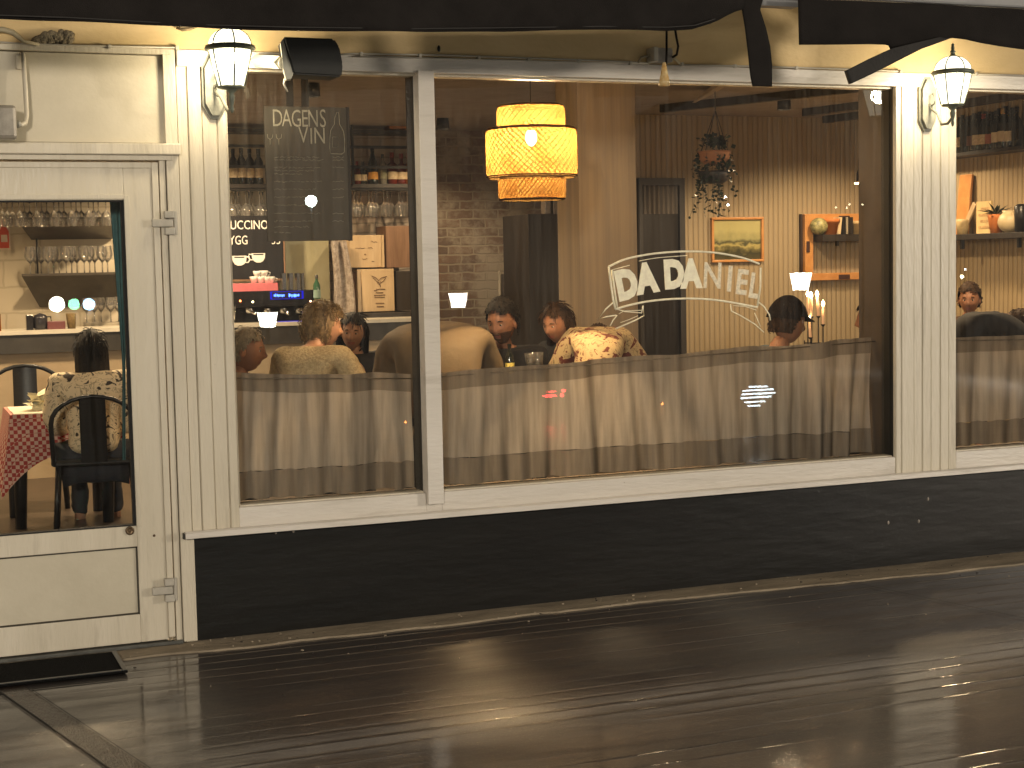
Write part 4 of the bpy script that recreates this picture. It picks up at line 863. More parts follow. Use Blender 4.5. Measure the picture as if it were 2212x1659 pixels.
# sloping dark shelves behind the door
def wedge(pn, pf, yn, yf, lab, ur=244):
    b = MB(); A_ = at(*pn[0], yn); B_ = at(ur, pn[1], yn); C2 = at(*pf[0], yf); D2 = at(ur, pf[1], yf)
    top = lambda p, z: Vector((p.x, p.y, z)); zt_ = A_.z+.02
    v_ = [A_, Vector((B_.x, B_.y, A_.z)), Vector((D2.x, D2.y, C2.z)), C2, top(A_, zt_), top(B_, zt_), top(D2, zt_), top(C2, zt_)]
    b.add(v_, [(0, 1, 2, 3), (7, 6, 5, 4), (0, 4, 5, 1), (1, 5, 6, 2), (2, 6, 7, 3), (3, 7, 4, 0)]); return tag(b.build('sloping_shelf', mat('dark_underside', (.045, .038, .03), .3, var=.3, vs=8)), lab, 'shelf')
wedge([(35, 475), 475], [(68, 518), 518], 6.25, YB-.02, 'upper dark sloping shelf behind the door, under the hanging glasses')
wedge([(47, 597), 597], [(86, 664), 664], 6.25, YB-.02, 'lower dark sloping shelf carrying the standing glasses behind the door', 262)
b = MB(); b.tube([at(79, 515, 6.3), at(82, 600, 6.3)], .008, 6); tag(b.build('shelf_post', BLACKM), 'thin black post between the two sloping shelves', 'post')
glasses([66+i*13 for i in range(14)], 594, 6.32, False, 'clear wine glass standing on the lower sloping shelf', 'wine glasses standing on the lower sloping shelf', u_proto, 1.25, .05)
g4 = u_proto.copy(); COL.objects.link(g4)
glasses([188, 206, 222, 240, 258], 697, 6.4, False, 'clear wine glass on the counter at the foot of the teal curtain', 'wine glasses on the counter behind the door', g4, 1.1, .04)
# things on the counter behind the door
def small(name, u0, u1, v0, v1, Y, d, m, lab, cat, bev=.004):
    b = MB(); z0_, z1_ = fz((u0+u1)/2, v1, Y), fz((u0+u1)/2, v0, Y); b.box(fx(u0, v1, Y), fx(u1, v1, Y), Y, Y+d, z0_, z1_, bev=bev); return tag(b.build(name, m), lab, cat)
YK = 5.85
def cz(o):  # drop to the counter top
    return o
small('dark_jar', 58, 73, 680, 715, YK, .08, mat('black_jar', (.01, .01, .012), .2), 'black square jar on the counter behind the door', 'jar')
b = MB(); p = at(88, 714, YK+.05); b.lathe([(0, 0), (.045, 0), (.055, .02), (.056, .09), (.045, .115), (.02, .125), (0, .13)], (p.x, YK+.05, ztop), 18); b.tube([(p.x+.05, YK+.05, ztop+.03), (p.x+.085, YK+.05, ztop+.05), (p.x+.08, YK+.05, ztop+.10), (p.x+.045, YK+.05, ztop+.10)], .007, 6); tag(b.build('coffee_pot', mat('black_pot', (.02, .02, .025), .15)), 'round black pot with handle on the counter behind the door', 'pot')
small('box', 103, 142, 694, 715, YK, .12, mat('dark_red_box', (.10, .03, .03), .4), 'flat dark red box on the counter behind the door', 'box')
b = MB(); p = at(155, 714, YK+.05); b.lathe([(0, 0), (.030, 0), (.042, .12), (.040, .122), (.03, .01)], (p.x, YK+.05, ztop), 14); tag(b.build('basket', mat('brown_wicker', (.12, .08, .03), .8, var=.5, vs=80)), 'brown wicker cup on the counter beside the flat dark red box', 'basket')
# poster with red bottle
Ps = thing('poster', 'cream wall poster with a large red bottle picture at the far left', 'poster', at(0, 500, YB-.02))
b = MB(); b.box(fx(-22, 500, YB-.02), fx(22, 500, YB-.02), YB-.02, YB-.005, fz(5, 540, YB-.02), fz(5, 468, YB-.02)); b.build('sheet', mat('cream_paper', (.6, .5, .4), .7), Ps)
b = MB(); q = at(10, 536, YB-.025); b.poly([(q.x+dx*.0042, q.z+dz*.0042) for dx, dz in ((-9, 0), (9, 0), (9, 34), (3, 44), (3, 58), (-3, 58), (-3, 44), (-9, 34))], YB-.026, YB-.021); b.build('printed_bottle', mat('poster_red', (.55, .07, .03), .6), Ps)
b = MB(); b.box(q.x-.025, q.x+.025, YB-.029, YB-.0265, q.z+.05, q.z+.11); b.build('printed_label', mat('cream_paper2', (.6, .5, .42), .7), Ps)
Po = small('orange_bottle', -12, 3, 678, 716, YK, .06, GA, 'amber block at the left edge of the counter', 'container')
# teal curtain beside the door glass
b = MB(); Yt = .36
b.grid(lambda a, v: Vector((*at(236+(272-236)*a+ (28*(1-a))*min(1, v*1.6), 425+v*570, Yt)[:2], at(250, 425+v*570, Yt).z))+Vector((0, .01*math.sin(a*14), 0)), 16, 20)
tag(b.build('teal_curtain', mat('teal_cloth', (.06, .15, .16), .8, var=.2, vs=20)), 'narrow teal curtain hanging at the right inside the door', 'curtain')

# ================================================================ BACK BAR (middle)
def panelbox(name, u0, v0, u1, v1, Y, d, m, lab, cat, group=None, mark=None, par=None):
    z0_, z1_ = fz((u0+u1)/2, v1, Y), fz((u0+u1)/2, v0, Y); X0, X1 = fx(u0, v1, Y), fx(u1, v1, Y)
    t = thing(name, lab, cat, ((X0+X1)/2, Y, z0_), group); b = MB(); b.box(X0, X1, Y, Y+d, z0_, z1_, bev=.004); b.build('panel', m, t); return t, X0, X1, z0_, z1_
INK = mat('burnt_ink', (.13, .07, .035), .8)
t, X0, X1, Z0, Z1 = panelbox('wooden_crate', 745, 508, 830, 578, 6.3, .3, PINE, 'pale pine wine crate with small burnt lettering, lower left of the dark brown crate', 'crate', 'wooden wine crates')
b = MB()
for k, (u, v, w) in enumerate([(778, 537, 20), (800, 536, 10), (808, 522, 12), (789, 550, 3), (788, 560, 10), (806, 565, 5)]):
    b.tube([at(u-w/2+i*w/6, v+random.uniform(-2, 2), 6.298) for i in range(7)], .0022, 5)
b.build('burnt_lettering', INK, t)
b = MB(); b.box(X0-.0, X0+.03, 6.288, 6.3, Z0, Z1); b.box(X1-.02, X1, 6.288, 6.3, Z0, Z1); b.build('edge_board', PINE, t)
t, *_ = panelbox('wooden_crate', 835, 488, 893, 578, 6.3, .3, BROWNWOOD, 'dark brown wooden crate leaning right of the pale crate', 'crate', 'wooden wine crates')
t, X0, X1, Z0, Z1 = panelbox('wooden_crate', 783, 581, 853, 673, 6.28, .3, PINE, 'tall pale pine wine crate with a burnt bird emblem', 'crate', 'wooden wine crates')
b = MB()
for q in [[(803, 596), (812, 600), (818, 606), (824, 600), (836, 597)], [(806, 600), (814, 608), (821, 612), (828, 607), (833, 601)], [(812, 606), (820, 616), (822, 608)], [(820, 611), (822, 620)], [(808, 628), (820, 624), (832, 625)], [(814, 624), (812, 632), (828, 632)], [(808, 638), (832, 637)], [(809, 642), (831, 642)], [(812, 655), (830, 655)], [(814, 662), (829, 662)]]: b.tube([at(u, v, 6.277) for u, v in q], .003, 5)
b.build('burnt_emblem', INK, t)
b = MB(); b.box(X0-.035, X0, 6.29, 6.55, Z0, Z1); b.build('side_board', mat('pale_pine_side', (.55, .42, .27), .6), t)
t, *_ = panelbox('wooden_crate', 857, 585, 893, 670, 6.3, .3, DARKWOOD, 'dark open crate right of the bird emblem crate', 'crate', 'wooden wine crates')
t, *_ = panelbox('wooden_crate', 750, 588, 771, 672, 6.34, .25, BROWNWOOD, 'narrow brown crate on end left of the bird emblem crate', 'crate', 'wooden wine crates')
shelf(745, 905, 674, 6.4, .5, .04, 'dark thick shelf under the wooden crates')
o = small('tray', 781, 858, 689, 697, 6.0, .2, mat('pale_tray', (.6, .5, .4), .5), 'pale tray under the crate shelf', 'tray')
PAT = mat('ornament_cloth', (.50, .44, .38), .8, vs=26, col2=(.17, .13, .11)); 
b = MB(); b.grid(lambda a, v: at(714+(748-714)*a+6*math.sin(v*2.5)+(18*v if a > .5 else 2*v), 520+v*(155+12*a), 6.25-.03*math.sin(a*9)), 14, 16)
tag(b.build('patterned_scarf', PAT), 'grey ornamented cloth hanging left of the pale crates', 'cloth')
b = MB(); b.box(fx(620, 600, 6.6), fx(712, 600, 6.6), 6.6, 6.69, fz(660, 665, 6.6), fz(660, 470, 6.6)); b.box(fx(618, 600, 6.58), fx(622, 600, 6.58), 6.58, 6.69, fz(660, 665, 6.6), fz(660, 470, 6.6)); tag(b.build('wall_panel', mat('olive_cream_panel', (.34, .32, .21), .5, var=.08)), 'plain olive cream panel right of the black coffee menu', 'wall panel')
# coffee menu board
YM = 6.35
Mn = thing('menu_board', 'black menu board with white words and two coffee cups at the left window edge', 'menu board', at(555, 540, YM))
b = MB(); X0, X1 = fx(440, 540, YM), fx(612, 540, YM); b.box(X0, X1, YM, YM+.03, fz(550, 603, YM), fz(550, 466, YM)); b.build('board', mat('black_menu', (.006, .006, .008), .5), Mn)
b = MB(); b.box(X0, X1+.01, YM-.01, YM+.03, fz(550, 607, YM), fz(550, 603, YM)); b.box(X1, X1+.012, YM-.01, YM+.03, fz(550, 603, YM), fz(550, 466, YM)); b.build('frame', BROWNWOOD, Mn)
b = MB(); put('CAPPUCCINO', 513, 487, 19, YM, b, bold=.0005, sx=.78, dy=-.004); put('BRYGG', 504, 520, 19, YM, b, bold=.0005, sx=.72, dy=-.004); put('33', 596, 520, 17, YM, b, sx=.9, dy=-.004)
def cup(mb, u, v, s, fl=1):
    c = at(u, v, YM); k = s/ppm(c); 
    out = [(-15, 8), (15, 8), (14, -2), (10, -9), (4, -12), (-4, -12), (-10, -9), (-14, -2)]
    mb.poly([(c.x+a*k*fl, c.z+e*k) for a, e in out], YM-.005, YM-.001)
    mb.tube([(c.x+a*k*fl, YM-.004, c.z+e*k) for a, e in ((14, 5), (20, 6), (22, 0), (18, -6), (12, -6))], 1.6*k, 6)
cup(b, 517, 561, 1.05); cup(b, 558, 555, 1.0, -1)
b.build('white_lettering', CHALKW, Mn)
b = MB()
for u, v in ((517, 561), (558, 555)):
    c = at(u, v, YM); k = 1/ppm(c); b.box(c.x-11*k, c.x+11*k, YM-.007, YM-.0052, c.z+4*k, c.z+6.5*k)
b.build('coffee_mark', mat('black_menu', (0, 0, 0)), Mn)
# coffee machine
YE = 5.85
Em = thing('coffee_machine', 'black and chrome espresso machine with blue displays and cups on top', 'coffee machine', at(590, 715, YE))
CHR = mat('chrome', (.5, .5, .5), .15, 1.0, var=.1)
def pb(mb, u0, v0, u1, v1, Y, d, bev=.006): mb.box(fx(u0, v1, Y), fx(u1, v1, Y), Y, Y+d, fz((u0+u1)/2, v1, Y), fz((u0+u1)/2, v0, Y), bev=bev)
b = MB(); pb(b, 498, 628, 686, 662, YE, .42); pb(b, 506, 655, 680, 712, YE+.2, .2); pb(b, 498, 700, 686, 714, YE-.03, .45); b.build('body', mat('machine_black', (.015, .015, .018), .25, .4), Em)
b = MB(); pb(b, 588, 630, 652, 645, YE-.004, .003, .001); b.build('display_plate', mat('display_back', (.01, .01, .05), .3), Em)
b = MB(); rnd = random.Random(6)
for u0 in (592, 624):
    for k in range(8):
        pb(b, u0+k*2.9, 636+rnd.uniform(-2, 1), u0+k*2.9+rnd.uniform(1.4, 2.4), 640+rnd.uniform(-1, 2), YE-.007, .002, 0)
b.build('display_digits', glowmat('blue_display', (.05, .12, 1), 8), Em)
b = MB(); pb(b, 584, 629, 656, 646, YE-.0035, .0025, .001); b.build('display_glow', glowmat('blue_glow', (.01, .01, .55), 1.1), Em)
b = MB(); pb(b, 600, 693, 652, 698, YE-.034, .003, .001); b.build('display_reflection', glowmat('reflected_blue_glow', (.06, .05, .45), 1.0), Em)  # glowing strip stands in for the reflection of the blue displays
b = MB()
for u in (540, 578, 612, 646):
    p = at(u, 664, YE+.06); b.lathe([(.028, 0), (.032, -.01), (.032, -.04), (.02, -.05)], (p.x, YE+.08, p.z), 14); b.tube([(p.x, YE+.06, p.z-.03), (p.x+.01, YE-.07, p.z-.05)], .011, 8)
b.tube([at(672, 655, YE-.02), at(676, 672, YE-.03), at(682, 690, YE-.03)], .006, 6); b.tube([at(508, 660, YE-.02), at(506, 690, YE-.03)], .006, 6)
b.build('group_head', CHR, Em)
b = MB()
for u, w in ((615, 9), (630, 9), (646, 8), (655, 6)): pb(b, u-w/2, 590, u+w/2, 627, YE+.1, .08, .004)
b.build('steel_jug', CHR, Em)
for u, v, c_ in ((519, 650, (1, .2, .05)), (546, 652, (1, .8, .4)), (671, 651, (1, .4, .25))):
    b = MB(); p = at(u, v, YE-.01); b.ell(p, (.008,)*3, 8, 6); b.build('indicator_light', glowmat('indicator', c_, 12), Em)
b = MB(); pb(b, 503, 612, 601, 629, YE+.02, .12, .002); tag(b.build('pink_cloth', mat('pink_cloth', (.62, .16, .19), .8)), 'folded pink cloth on top of the espresso machine', 'cloth')
cupm = mat('white_porcelain', (.75, .73, .7), .15)
for i, (u, v) in enumerate(((549, 611), (563, 611), (577, 611), (556, 599), (570, 598), (585, 611))):
    p = at(u, v, YE+.08); b = MB(); b.lathe([(.0, 0), (.022, 0), (.038, .05), (.036, .052), (.02, .006)], (p.x, YE+.08, p.z), 14); b.tube([(p.x+.035, YE+.08, p.z+.04), (p.x+.055, YE+.08, p.z+.035), (p.x+.05, YE+.08, p.z+.015), (p.x+.03, YE+.08, p.z+.012)], .005, 5); tag(b.build('coffee_cup', cupm), 'white cup in the pile on top of the espresso machine', 'cup', 'white cups on the espresso machine')
bottle(Vector((fx(678, 650, YE+.05), YE-.06, ztop+.15)), 'wine', GG, mat('pale_green_label', (.22, .32, .26), .6), 'green bottle standing at the right end of the espresso machine', CAPD, .78, group=None)
b = MB(); p = at(678, 690, YE-.06); b.box(p.x-.04, p.x+.04, YE-.1, YE-.02, ztop, ztop+.149, bev=.004); tag(b.build('steel_stand', BLACKM), 'small black stand under the green bottle', 'stand')

# ================================================================ BRICK WALL ITEMS AND DOORS
panelbox('framed_notice', 1086, 591, 1142, 655, YB-.04, .03, mat('dim_grey_print', (.12, .10, .085), .5, var=.3, vs=20), 'dim grey framed notice on the brick wall above the bearded man', 'picture')
b = MB(); b.tube([at(1079, 585, YB-.06), at(1081, 720, YB-.06)], .014, 8); tag(b.build('wall_pipe', mat('grey_pipe', (.28, .25, .2), .5)), 'thin grey pipe running down the brick wall', 'pipe')
b = MB(); pb(b, 1085, 655, 1145, 668, 6.4, .28); pb(b, 1085, 690, 1145, 700, 6.4, .28); tag(b.build('wall_ledge', mat('dull_ledge', (.10, .08, .065), .6)), 'two dull ledges on the brick wall behind the bearded man', 'ledge')
Dd = thing('dark_cupboard', 'tall black cupboard standing left of the lit door frame', 'cupboard', at(1190, 760, 5.6))
b = MB(); X0, X1 = fx(1143, 600, 5.6), fx(1226, 600, 5.6); b.box(X0, X1, 5.6, 6.2, FL, fz(1190, 462, 5.6), bev=.005); b.build('body', mat('near_black_wood', (.02, .016, .014), .5, var=.3, vs=8, stretch=(1, 1, .2)), Dd)
b = MB()
for k in range(3): pb(b, 1178+k*18, 425, 1190+k*18, 462, 5.7, .1, .004)
tag(b.build('glass_jars', mat('smoky_jars', (.12, .095, .075), .3, var=.3, vs=30)), 'three dim glass jars on top of the black cupboard', 'jars')
panelbox('small_picture', 1222, 405, 1246, 455, 4.2, .02, mat('yellowed_print', (.30, .24, .15), .6, var=.2, vs=12), 'small pale framed picture beside the rattan lamp', 'picture')
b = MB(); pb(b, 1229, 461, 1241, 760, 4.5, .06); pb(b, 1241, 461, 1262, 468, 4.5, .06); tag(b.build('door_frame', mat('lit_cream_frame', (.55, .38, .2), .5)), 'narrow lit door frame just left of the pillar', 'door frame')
Bk = thing('back_shelf', 'dark shelf with small blue lights seen through the lit door frame', 'shelf', at(1250, 560, 6.3))
b = MB(); pb(b, 1240, 470, 1300, 760, 6.3, .2); b.build('back', mat('night_blue', (.01, .01, .03), .5), Bk)
b = MB(); rnd = random.Random(4)
for i in range(26): p = at(1242+rnd.random()*16, 490+rnd.random()*60, 6.28); b.ell(p, (.012, .008, .012), 6, 5)
b.build('blue_lights', glowmat('dim_blue', (.03, .03, .6), .9), Bk)
Dr = thing('inner_door', 'black inner door with curtained top pane in the grooved wall', 'door', at(1430, 775, YP-.05))
b = MB(); X0, X1 = fx(1380, 500, YP-.05), fx(1478, 500, YP-.05); zt = fz(1430, 385, YP-.05)
b.box(X0, X0+.03, YP-.07, YP, FL, zt); b.box(X1-.05, X1, YP-.07, YP, FL, zt); b.box(X0, X1, YP-.072, YP, zt-.06, zt+.0); b.build('frame', mat('slate_frame', (.035, .032, .032), .5), Dr)
b = MB(); b.box(X0+.03, X1-.05, YP-.04, YP-.005, FL, fz(1430, 462, YP-.05)); b.build('door_panel', mat('black_door', (.012, .010, .010), .4), Dr)
b = MB(); za, zb_ = fz(1430, 462, YP-.05), zt-.06; b.grid(lambda a, v: (X0+.03+(X1-X0-.08)*a, YP-.03+.012*math.sin(a*50), za+(zb_-za)*v), 60, 1); b.build('pleated_curtain', mat('grey_pleats', (.13, .11, .09), .7), Dr)
# painting
def painting_mat():
    m = mat('landscape_painting', (.1, .1, .1), .5); nt = m.node_tree; n = nt.nodes; l = nt.links; b = n['Principled BSDF']
    tc = n.new('ShaderNodeTexCoord'); sp = n.new('ShaderNodeSeparateXYZ'); l.new(tc.outputs['Generated'], sp.inputs[0])
    nz = n.new('ShaderNodeTexNoise'); nz.inputs['Scale'].default_value = 5; nz.inputs['Detail'].default_value = 8; l.new(tc.outputs['Generated'], nz.inputs['Vector'])
    ad = n.new('ShaderNodeMath'); ad.operation = 'MULTIPLY_ADD'; l.new(nz.outputs[0], ad.inputs[0]); ad.inputs[1].default_value = .5; l.new(sp.outputs[2], ad.inputs[2])
    rp = n.new('ShaderNodeValToRGB'); l.new(ad.outputs[0], rp.inputs[0]); e = rp.color_ramp.elements
    e[0].position = .25; e[0].color = (.06, .05, .015, 1); e[1].position = 1.15 if False else 1.0; e[1].color = (.42, .38, .16, 1)
    for p, c in ((.42, (.03, .03, .01, 1)), (.52, (.14, .12, .04, 1)), (.60, (.40, .34, .12, 1)), (.68, (.05, .05, .02, 1)), (.80, (.30, .28, .12, 1))): x = e.new(p); x.color = c
    l.new(rp.outputs[0], b.inputs['Base Color']); return m
Pt = thing('painting', 'framed landscape painting with orange wood frame on the grooved wall', 'painting', at(1593, 516, YP-.03))
X0, X1, Z0, Z1 = fx(1538, 516, YP-.03), fx(1650, 516, YP-.03), fz(1593, 566, YP-.03), fz(1593, 469, YP-.03); w = .022
b = MB(); b.box(X0, X1, YP-.035, YP, Z1-w, Z1, bev=.004); b.box(X0, X1, YP-.035, YP, Z0, Z0+w, bev=.004); b.box(X0, X0+w, YP-.034, YP, Z0+w, Z1-w, bev=.004); b.box(X1-w, X1, YP-.034, YP, Z0+w, Z1-w, bev=.004); b.build('frame', ORWOOD, Pt)
b = MB(); b.box(X0+w, X1-w, YP-.015, YP-.005, Z0+w, Z1-w); b.build('canvas', painting_mat(), Pt)
# mirror frame; the shelf it reflects is built in as solid parts
Nf = thing('mirror_frame', 'orange wooden mirror frame with dark corner plates and its reflected shelf built in', 'frame', at(1800, 534, YP-.05))
X0, X1, Z0, Z1 = fx(1737, 534, YP-.05), fx(1960, 534, YP-.05), fz(1800, 605, YP-.05), fz(1800, 462, YP-.05); w = .085
b = MB(); b.box(X0, X1, YP-.07, YP, Z1-w*.8, Z1, bev=.004); b.box(X0, X1, YP-.07, YP, Z0, Z0+w*.75, bev=.004); b.box(X0, X0+w, YP-.068, YP, Z0+w*.7, Z1-w*.75, bev=.004); b.build('frame_board', ORWOOD, Nf)
b = MB()
for u, v, du, dv in ((1824, 471, 14, 5), (1824, 598, 14, 5), (1746, 533, 4, 12)): p = at(u, v, YP-.075); k = 1/ppm(p); b.box(p.x-du*k, p.x+du*k, YP-.078, YP-.068, p.z-dv*k, p.z+dv*k, bev=.01)
b.build('metal_plate', mat('dark_brass_plate', (.05, .02, .015), .5), Nf)
zsh = fz(1800, 507, YP-.1); b = MB(); b.box(X0+.10, X1, YP-.2, YP, zsh-.06, zsh, bev=.003); b.box(X0+.27, X0+.29, YP-.16, YP-.13, zsh-.1, zsh-.06); b.build('shelf_board', SHM, Nf)
b = MB(); b.box(X0-.02, X0-.001, YP-.03, YP, Z0, Z1+.0); b.build('shadow_edge', mat('edge_shadow_paint', (.03, .015, .01)), Nf)  # dark strip painted in as the shadow beside the frame
def pot(u, v, Y, r0, r1, h, m, lab, name='pot', cat='pot', z=None):
    p = at(u, v, Y); zz = z if z is not None else p.z; b = MB(); b.lathe([(0, 0), (r0, 0), (r1, h*.75), (r1*1.1, h*.76), (r1*1.12, h), (r1*.95, h), (r1*.9, h*.8), (0, h*.8)], (p.x, Y, zz), 20); return tag(b.build(name, m), lab, cat)
p = at(1769, 505, YP-.12); b = MB(); b.ell((p.x, YP-.12, zsh+.075), (.085, .07, .075), 18, 12); tag(b.build('round_vase', mat('dotted_ceramic', (.5, .45, .2), .4, vs=34, col2=(.07, .08, .03))), 'round spotted green and cream pot of the shelf reflected in the mirror frame', 'pot')
TERR = mat('terracotta', (.52, .17, .04), .7, var=.12)
pot(1794, 505, YP-.12, .055, .075, .14, TERR, 'terracotta pot of the reflected shelf beside the spotted pot', z=zsh)
for i, (u, w_, m_, lb) in enumerate([(1809, .035, mat('cream_book', (.65, .5, .3), .6), 'cream book leaning on the reflected shelf'), (1818, .035, BLACKM, 'first black book on the reflected shelf'), (1825, .018, mat('grey_book', (.35, .3, .22), .6), 'thin grey book between the black books'), (1833, .045, mat('black_book', (.015, .012, .012), .6), 'wide black book at the right on the reflected shelf')]):
    p = at(u, 505, YP-.12); b = MB(); b.obox((p.x, YP-.1, zsh+.078), (w_, .12, .15), (0, .12 if i == 0 else 0, 0), bev=.003); tag(b.build('book', m_), lb, 'book')
pot(1851, 505, YP-.12, .045, .055, .12, mat('cream_candle_jar', (.6, .42, .2), .5, var=.3, vs=20), 'cream jar at the right end of the reflected shelf', 'jar', 'jar', z=zsh)
# conical dark pendant
Pn = thing('cone_pendant', 'small dark cone pendant lamp with a lit lower rim near the right pilaster', 'pendant lamp', at(1860, 396, 2.6))
p = at(1860, 396, 2.6); b = MB(); b.lathe([(.048, 0), (.036, .02), (.033, .07), (.022, .10), (.020, .17), (.008, .24), (.004, .26)], p, 16); b.build('shade', mat('brass_dark', (.03, .015, .008), .25, .7, var=.8, vs=30), Pn)
b = MB(); b.tube([p+Vector((0, 0, .26)), (p.x, p.y, CE)], .003, 5); b.build('cord', BLACKM, Pn)
b = MB(); b.lathe([(0, .004), (.046, .004)], p, 16); b.lathe([(.047, -.004), (.047, .006)], p, 16); b.build('bulb', glowmat('cone_bulb', (1, .6, .25), 14), Pn)
light('POINT', (0, 0, -.05), 10, (1, .6, .3), .03, Pn)

# ================================================================ SIDE WALL SHELVES (right window)
def wx(u, v): return atx(u, v, XS)
a_, b_ = wx(2066, 334), wx(2212, 322); zs1 = (a_.z+b_.z)/2
sh = MB(); sh.box(XS-.22, XS, 2.3, a_.y+.1, zs1-.03, zs1, bev=.003); tag(sh.build('wall_shelf', SHM), 'dark upper wall shelf full of wine bottles at the right edge', 'shelf')
zs2 = wx(2140, 505).z; sh = thing('wall_shelf', 'dark lower wall shelf with pots and a picture at the right edge', 'shelf', (XS, 3.3, zs2))
b = MB(); b.box(XS-.24, XS, 2.3, 4.1, zs2-.045, zs2, bev=.003); b.build('board', SHM, sh)
b = MB()
for u in (2080, 2203): q = atx(u, 515, XS-.2); b.box(XS-.22, XS-.19, q.y-.01, q.y+.01, zs2-.12, zs2-.045)
b.build('bracket', BLACKM, sh)
labs = ['dark bottle with small pale label, nearest the pilaster', 'dark bottle without visible label beside the pilaster bottle', 'dark bottle with a faint brown label', 'dark bottle with a square cream label', 'dark bottle with a tall cream label and red cap', 'dark bottle with a reddish label', 'dark bottle with a large white label', 'dark bottle with a white label and yellow neck band', 'dark bottle with a low white label', 'unlabelled dark bottle at the right edge of the frame']
for i, (u, lm, k) in enumerate(zip((2073, 2083, 2098, 2110, 2124, 2138, 2152, 2166, 2180, 2196), (LC, GB, mat('brown_label', (.15, .07, .05), .6), LC, LC, mat('red_label', (.35, .12, .08), .6), mat('white_label', (.62, .52, .38), .6), mat('white_label', (.6, .5, .4), .6), mat('white_label', (.6, .5, .4), .6), GB), (1, .95, 1, 1.02, 1, .97, 1.03, 1.06, 1, 1.05))):
    q = atx(u, 330, XS-.1); bottle(Vector((XS-.1, q.y, zs1)), 'wine', GB, lm, labs[i], [CAPD, CAPR, mat('yellow_cap', (.5, .3, .08))][(0, 0, 0, 0, 1, 0, 0, 2, 0, 0)[i]], k*1.0, group='wine bottles on the upper wall shelf')
    if i < 9: q2 = atx(u+7, 328, XS-.05); bottle(Vector((XS-.055, q2.y, zs1)), 'wine', GB, GB, 'dark bottle in the back row of the upper wall shelf', CAPD, k*1.07, group='back row of bottles on the upper wall shelf')
def wp(u, v, dx=.1): return atx(u, v, XS-dx)
q = wp(2079, 505); b = MB(); b.obox((XS-.05, q.y+.04, zs2+.25), (.025, .16, .5), (0, .1, 0), bev=.02); tag(b.build('cutting_board', ORWOOD), 'tall orange wooden cutting board leaning on the side wall by the pilaster', 'cutting board')
b = MB(); q = wp(2096, 470, .12); b.obox((XS-.12, q.y, zs2+.16), (.02, .05, .22), (.6, 0, 0), bev=.006); tag(b.build('wooden_paddle', PINE), 'small pale wooden paddle leaning beside the cutting board', 'paddle')
q = wp(2088, 505); b = MB(); b.lathe([(0, 0), (.042, 0), (.055, .10), (.057, .125), (.05, .125), (.045, .11), (0, .11)], (XS-.14, q.y, zs2), 18); tag(b.build('pot', mat('cream_pot', (.62, .48, .25), .5, var=.2, vs=20)), 'cream pot on the lower wall shelf beside the cutting board', 'pot')
q1_, q2_ = wp(2110, 505, .16), wp(2142, 505, .16)
pc_ = thing('picture_card', 'bright cream printed card standing on the lower wall shelf', 'picture', (XS-.16, (q1_.y+q2_.y)/2, zs2))
b = MB(); b.box(XS-.165, XS-.15, min(q1_.y, q2_.y), max(q1_.y, q2_.y), zs2, zs2+.26); b.build('sheet', mat('cream_card', (.68, .50, .24), .6), pc_)
b = MB()
for k in range(4): b.box(XS-.168, XS-.1655, min(q1_.y, q2_.y)+.02, max(q1_.y, q2_.y)-.03-.02*(k % 2), zs2+.04+.05*k, zs2+.06+.05*k)
b.build('printed_marks', mat('brown_print', (.3, .15, .05), .6, vs=60, col2=(.7, .5, .25)), pc_)
q = wp(2152, 505, .15); b = MB(); b.lathe([(0, 0), (.045, 0), (.065, .12), (.07, .15), (.06, .15), (0, .12)], (XS-.15, q.y, zs2), 18); tag(b.build('pot', TERR), 'terracotta pot with spiky leaves on the lower wall shelf', 'pot')
LEAF = mat('dark_green_leaf', (.012, .025, .012), .45, var=.5, vs=30)
b = MB(); rnd = random.Random(8)
for k in range(26):
    an = rnd.random()*6.28; L_ = .09+.08*rnd.random(); el = rnd.uniform(-.1, 1.1); c = Vector((XS-.15, q.y, zs2+.15)); d = Vector((math.cos(an)*math.cos(el), math.sin(an)*math.cos(el), math.sin(el)))
    s_ = d.cross(Vector((0, 0, 1))); s_ = s_.normalized()*.014 if s_.length > .01 else Vector((.014, 0, 0)); b.add([c, c+d*L_*.5+s_, c+d*L_+Vector((0, 0, -.02)), c+d*L_*.5-s_], [(0, 1, 2, 3)])
tag(b.build('spiky_plant', LEAF), 'spiky dark green leaves in the terracotta pot of the lower wall shelf', 'plant')
q = wp(2180, 505, .14); b = MB(); b.ell((XS-.14, q.y, zs2+.085), (.09, .09, .085), 20, 14); b.lathe([(.05, .15), (.055, .175), (.045, .17)], (XS-.14, q.y, zs2), 16); tag(b.build('round_pot', mat('cream_round', (.6, .48, .28), .4, var=.15, vs=8)), 'round cream pot with leaf ornament on the lower wall shelf', 'pot')
q = wp(2206, 505, .14); pz = MB(); pz.lathe([(0, 0), (.05, 0), (.055, .2), (.03, .22), (0, .22)], (XS-.14, q.y, zs2), 16); tag(pz.build('dark_vase', BLACKM), 'dark vase at the right end of the lower wall shelf', 'vase')

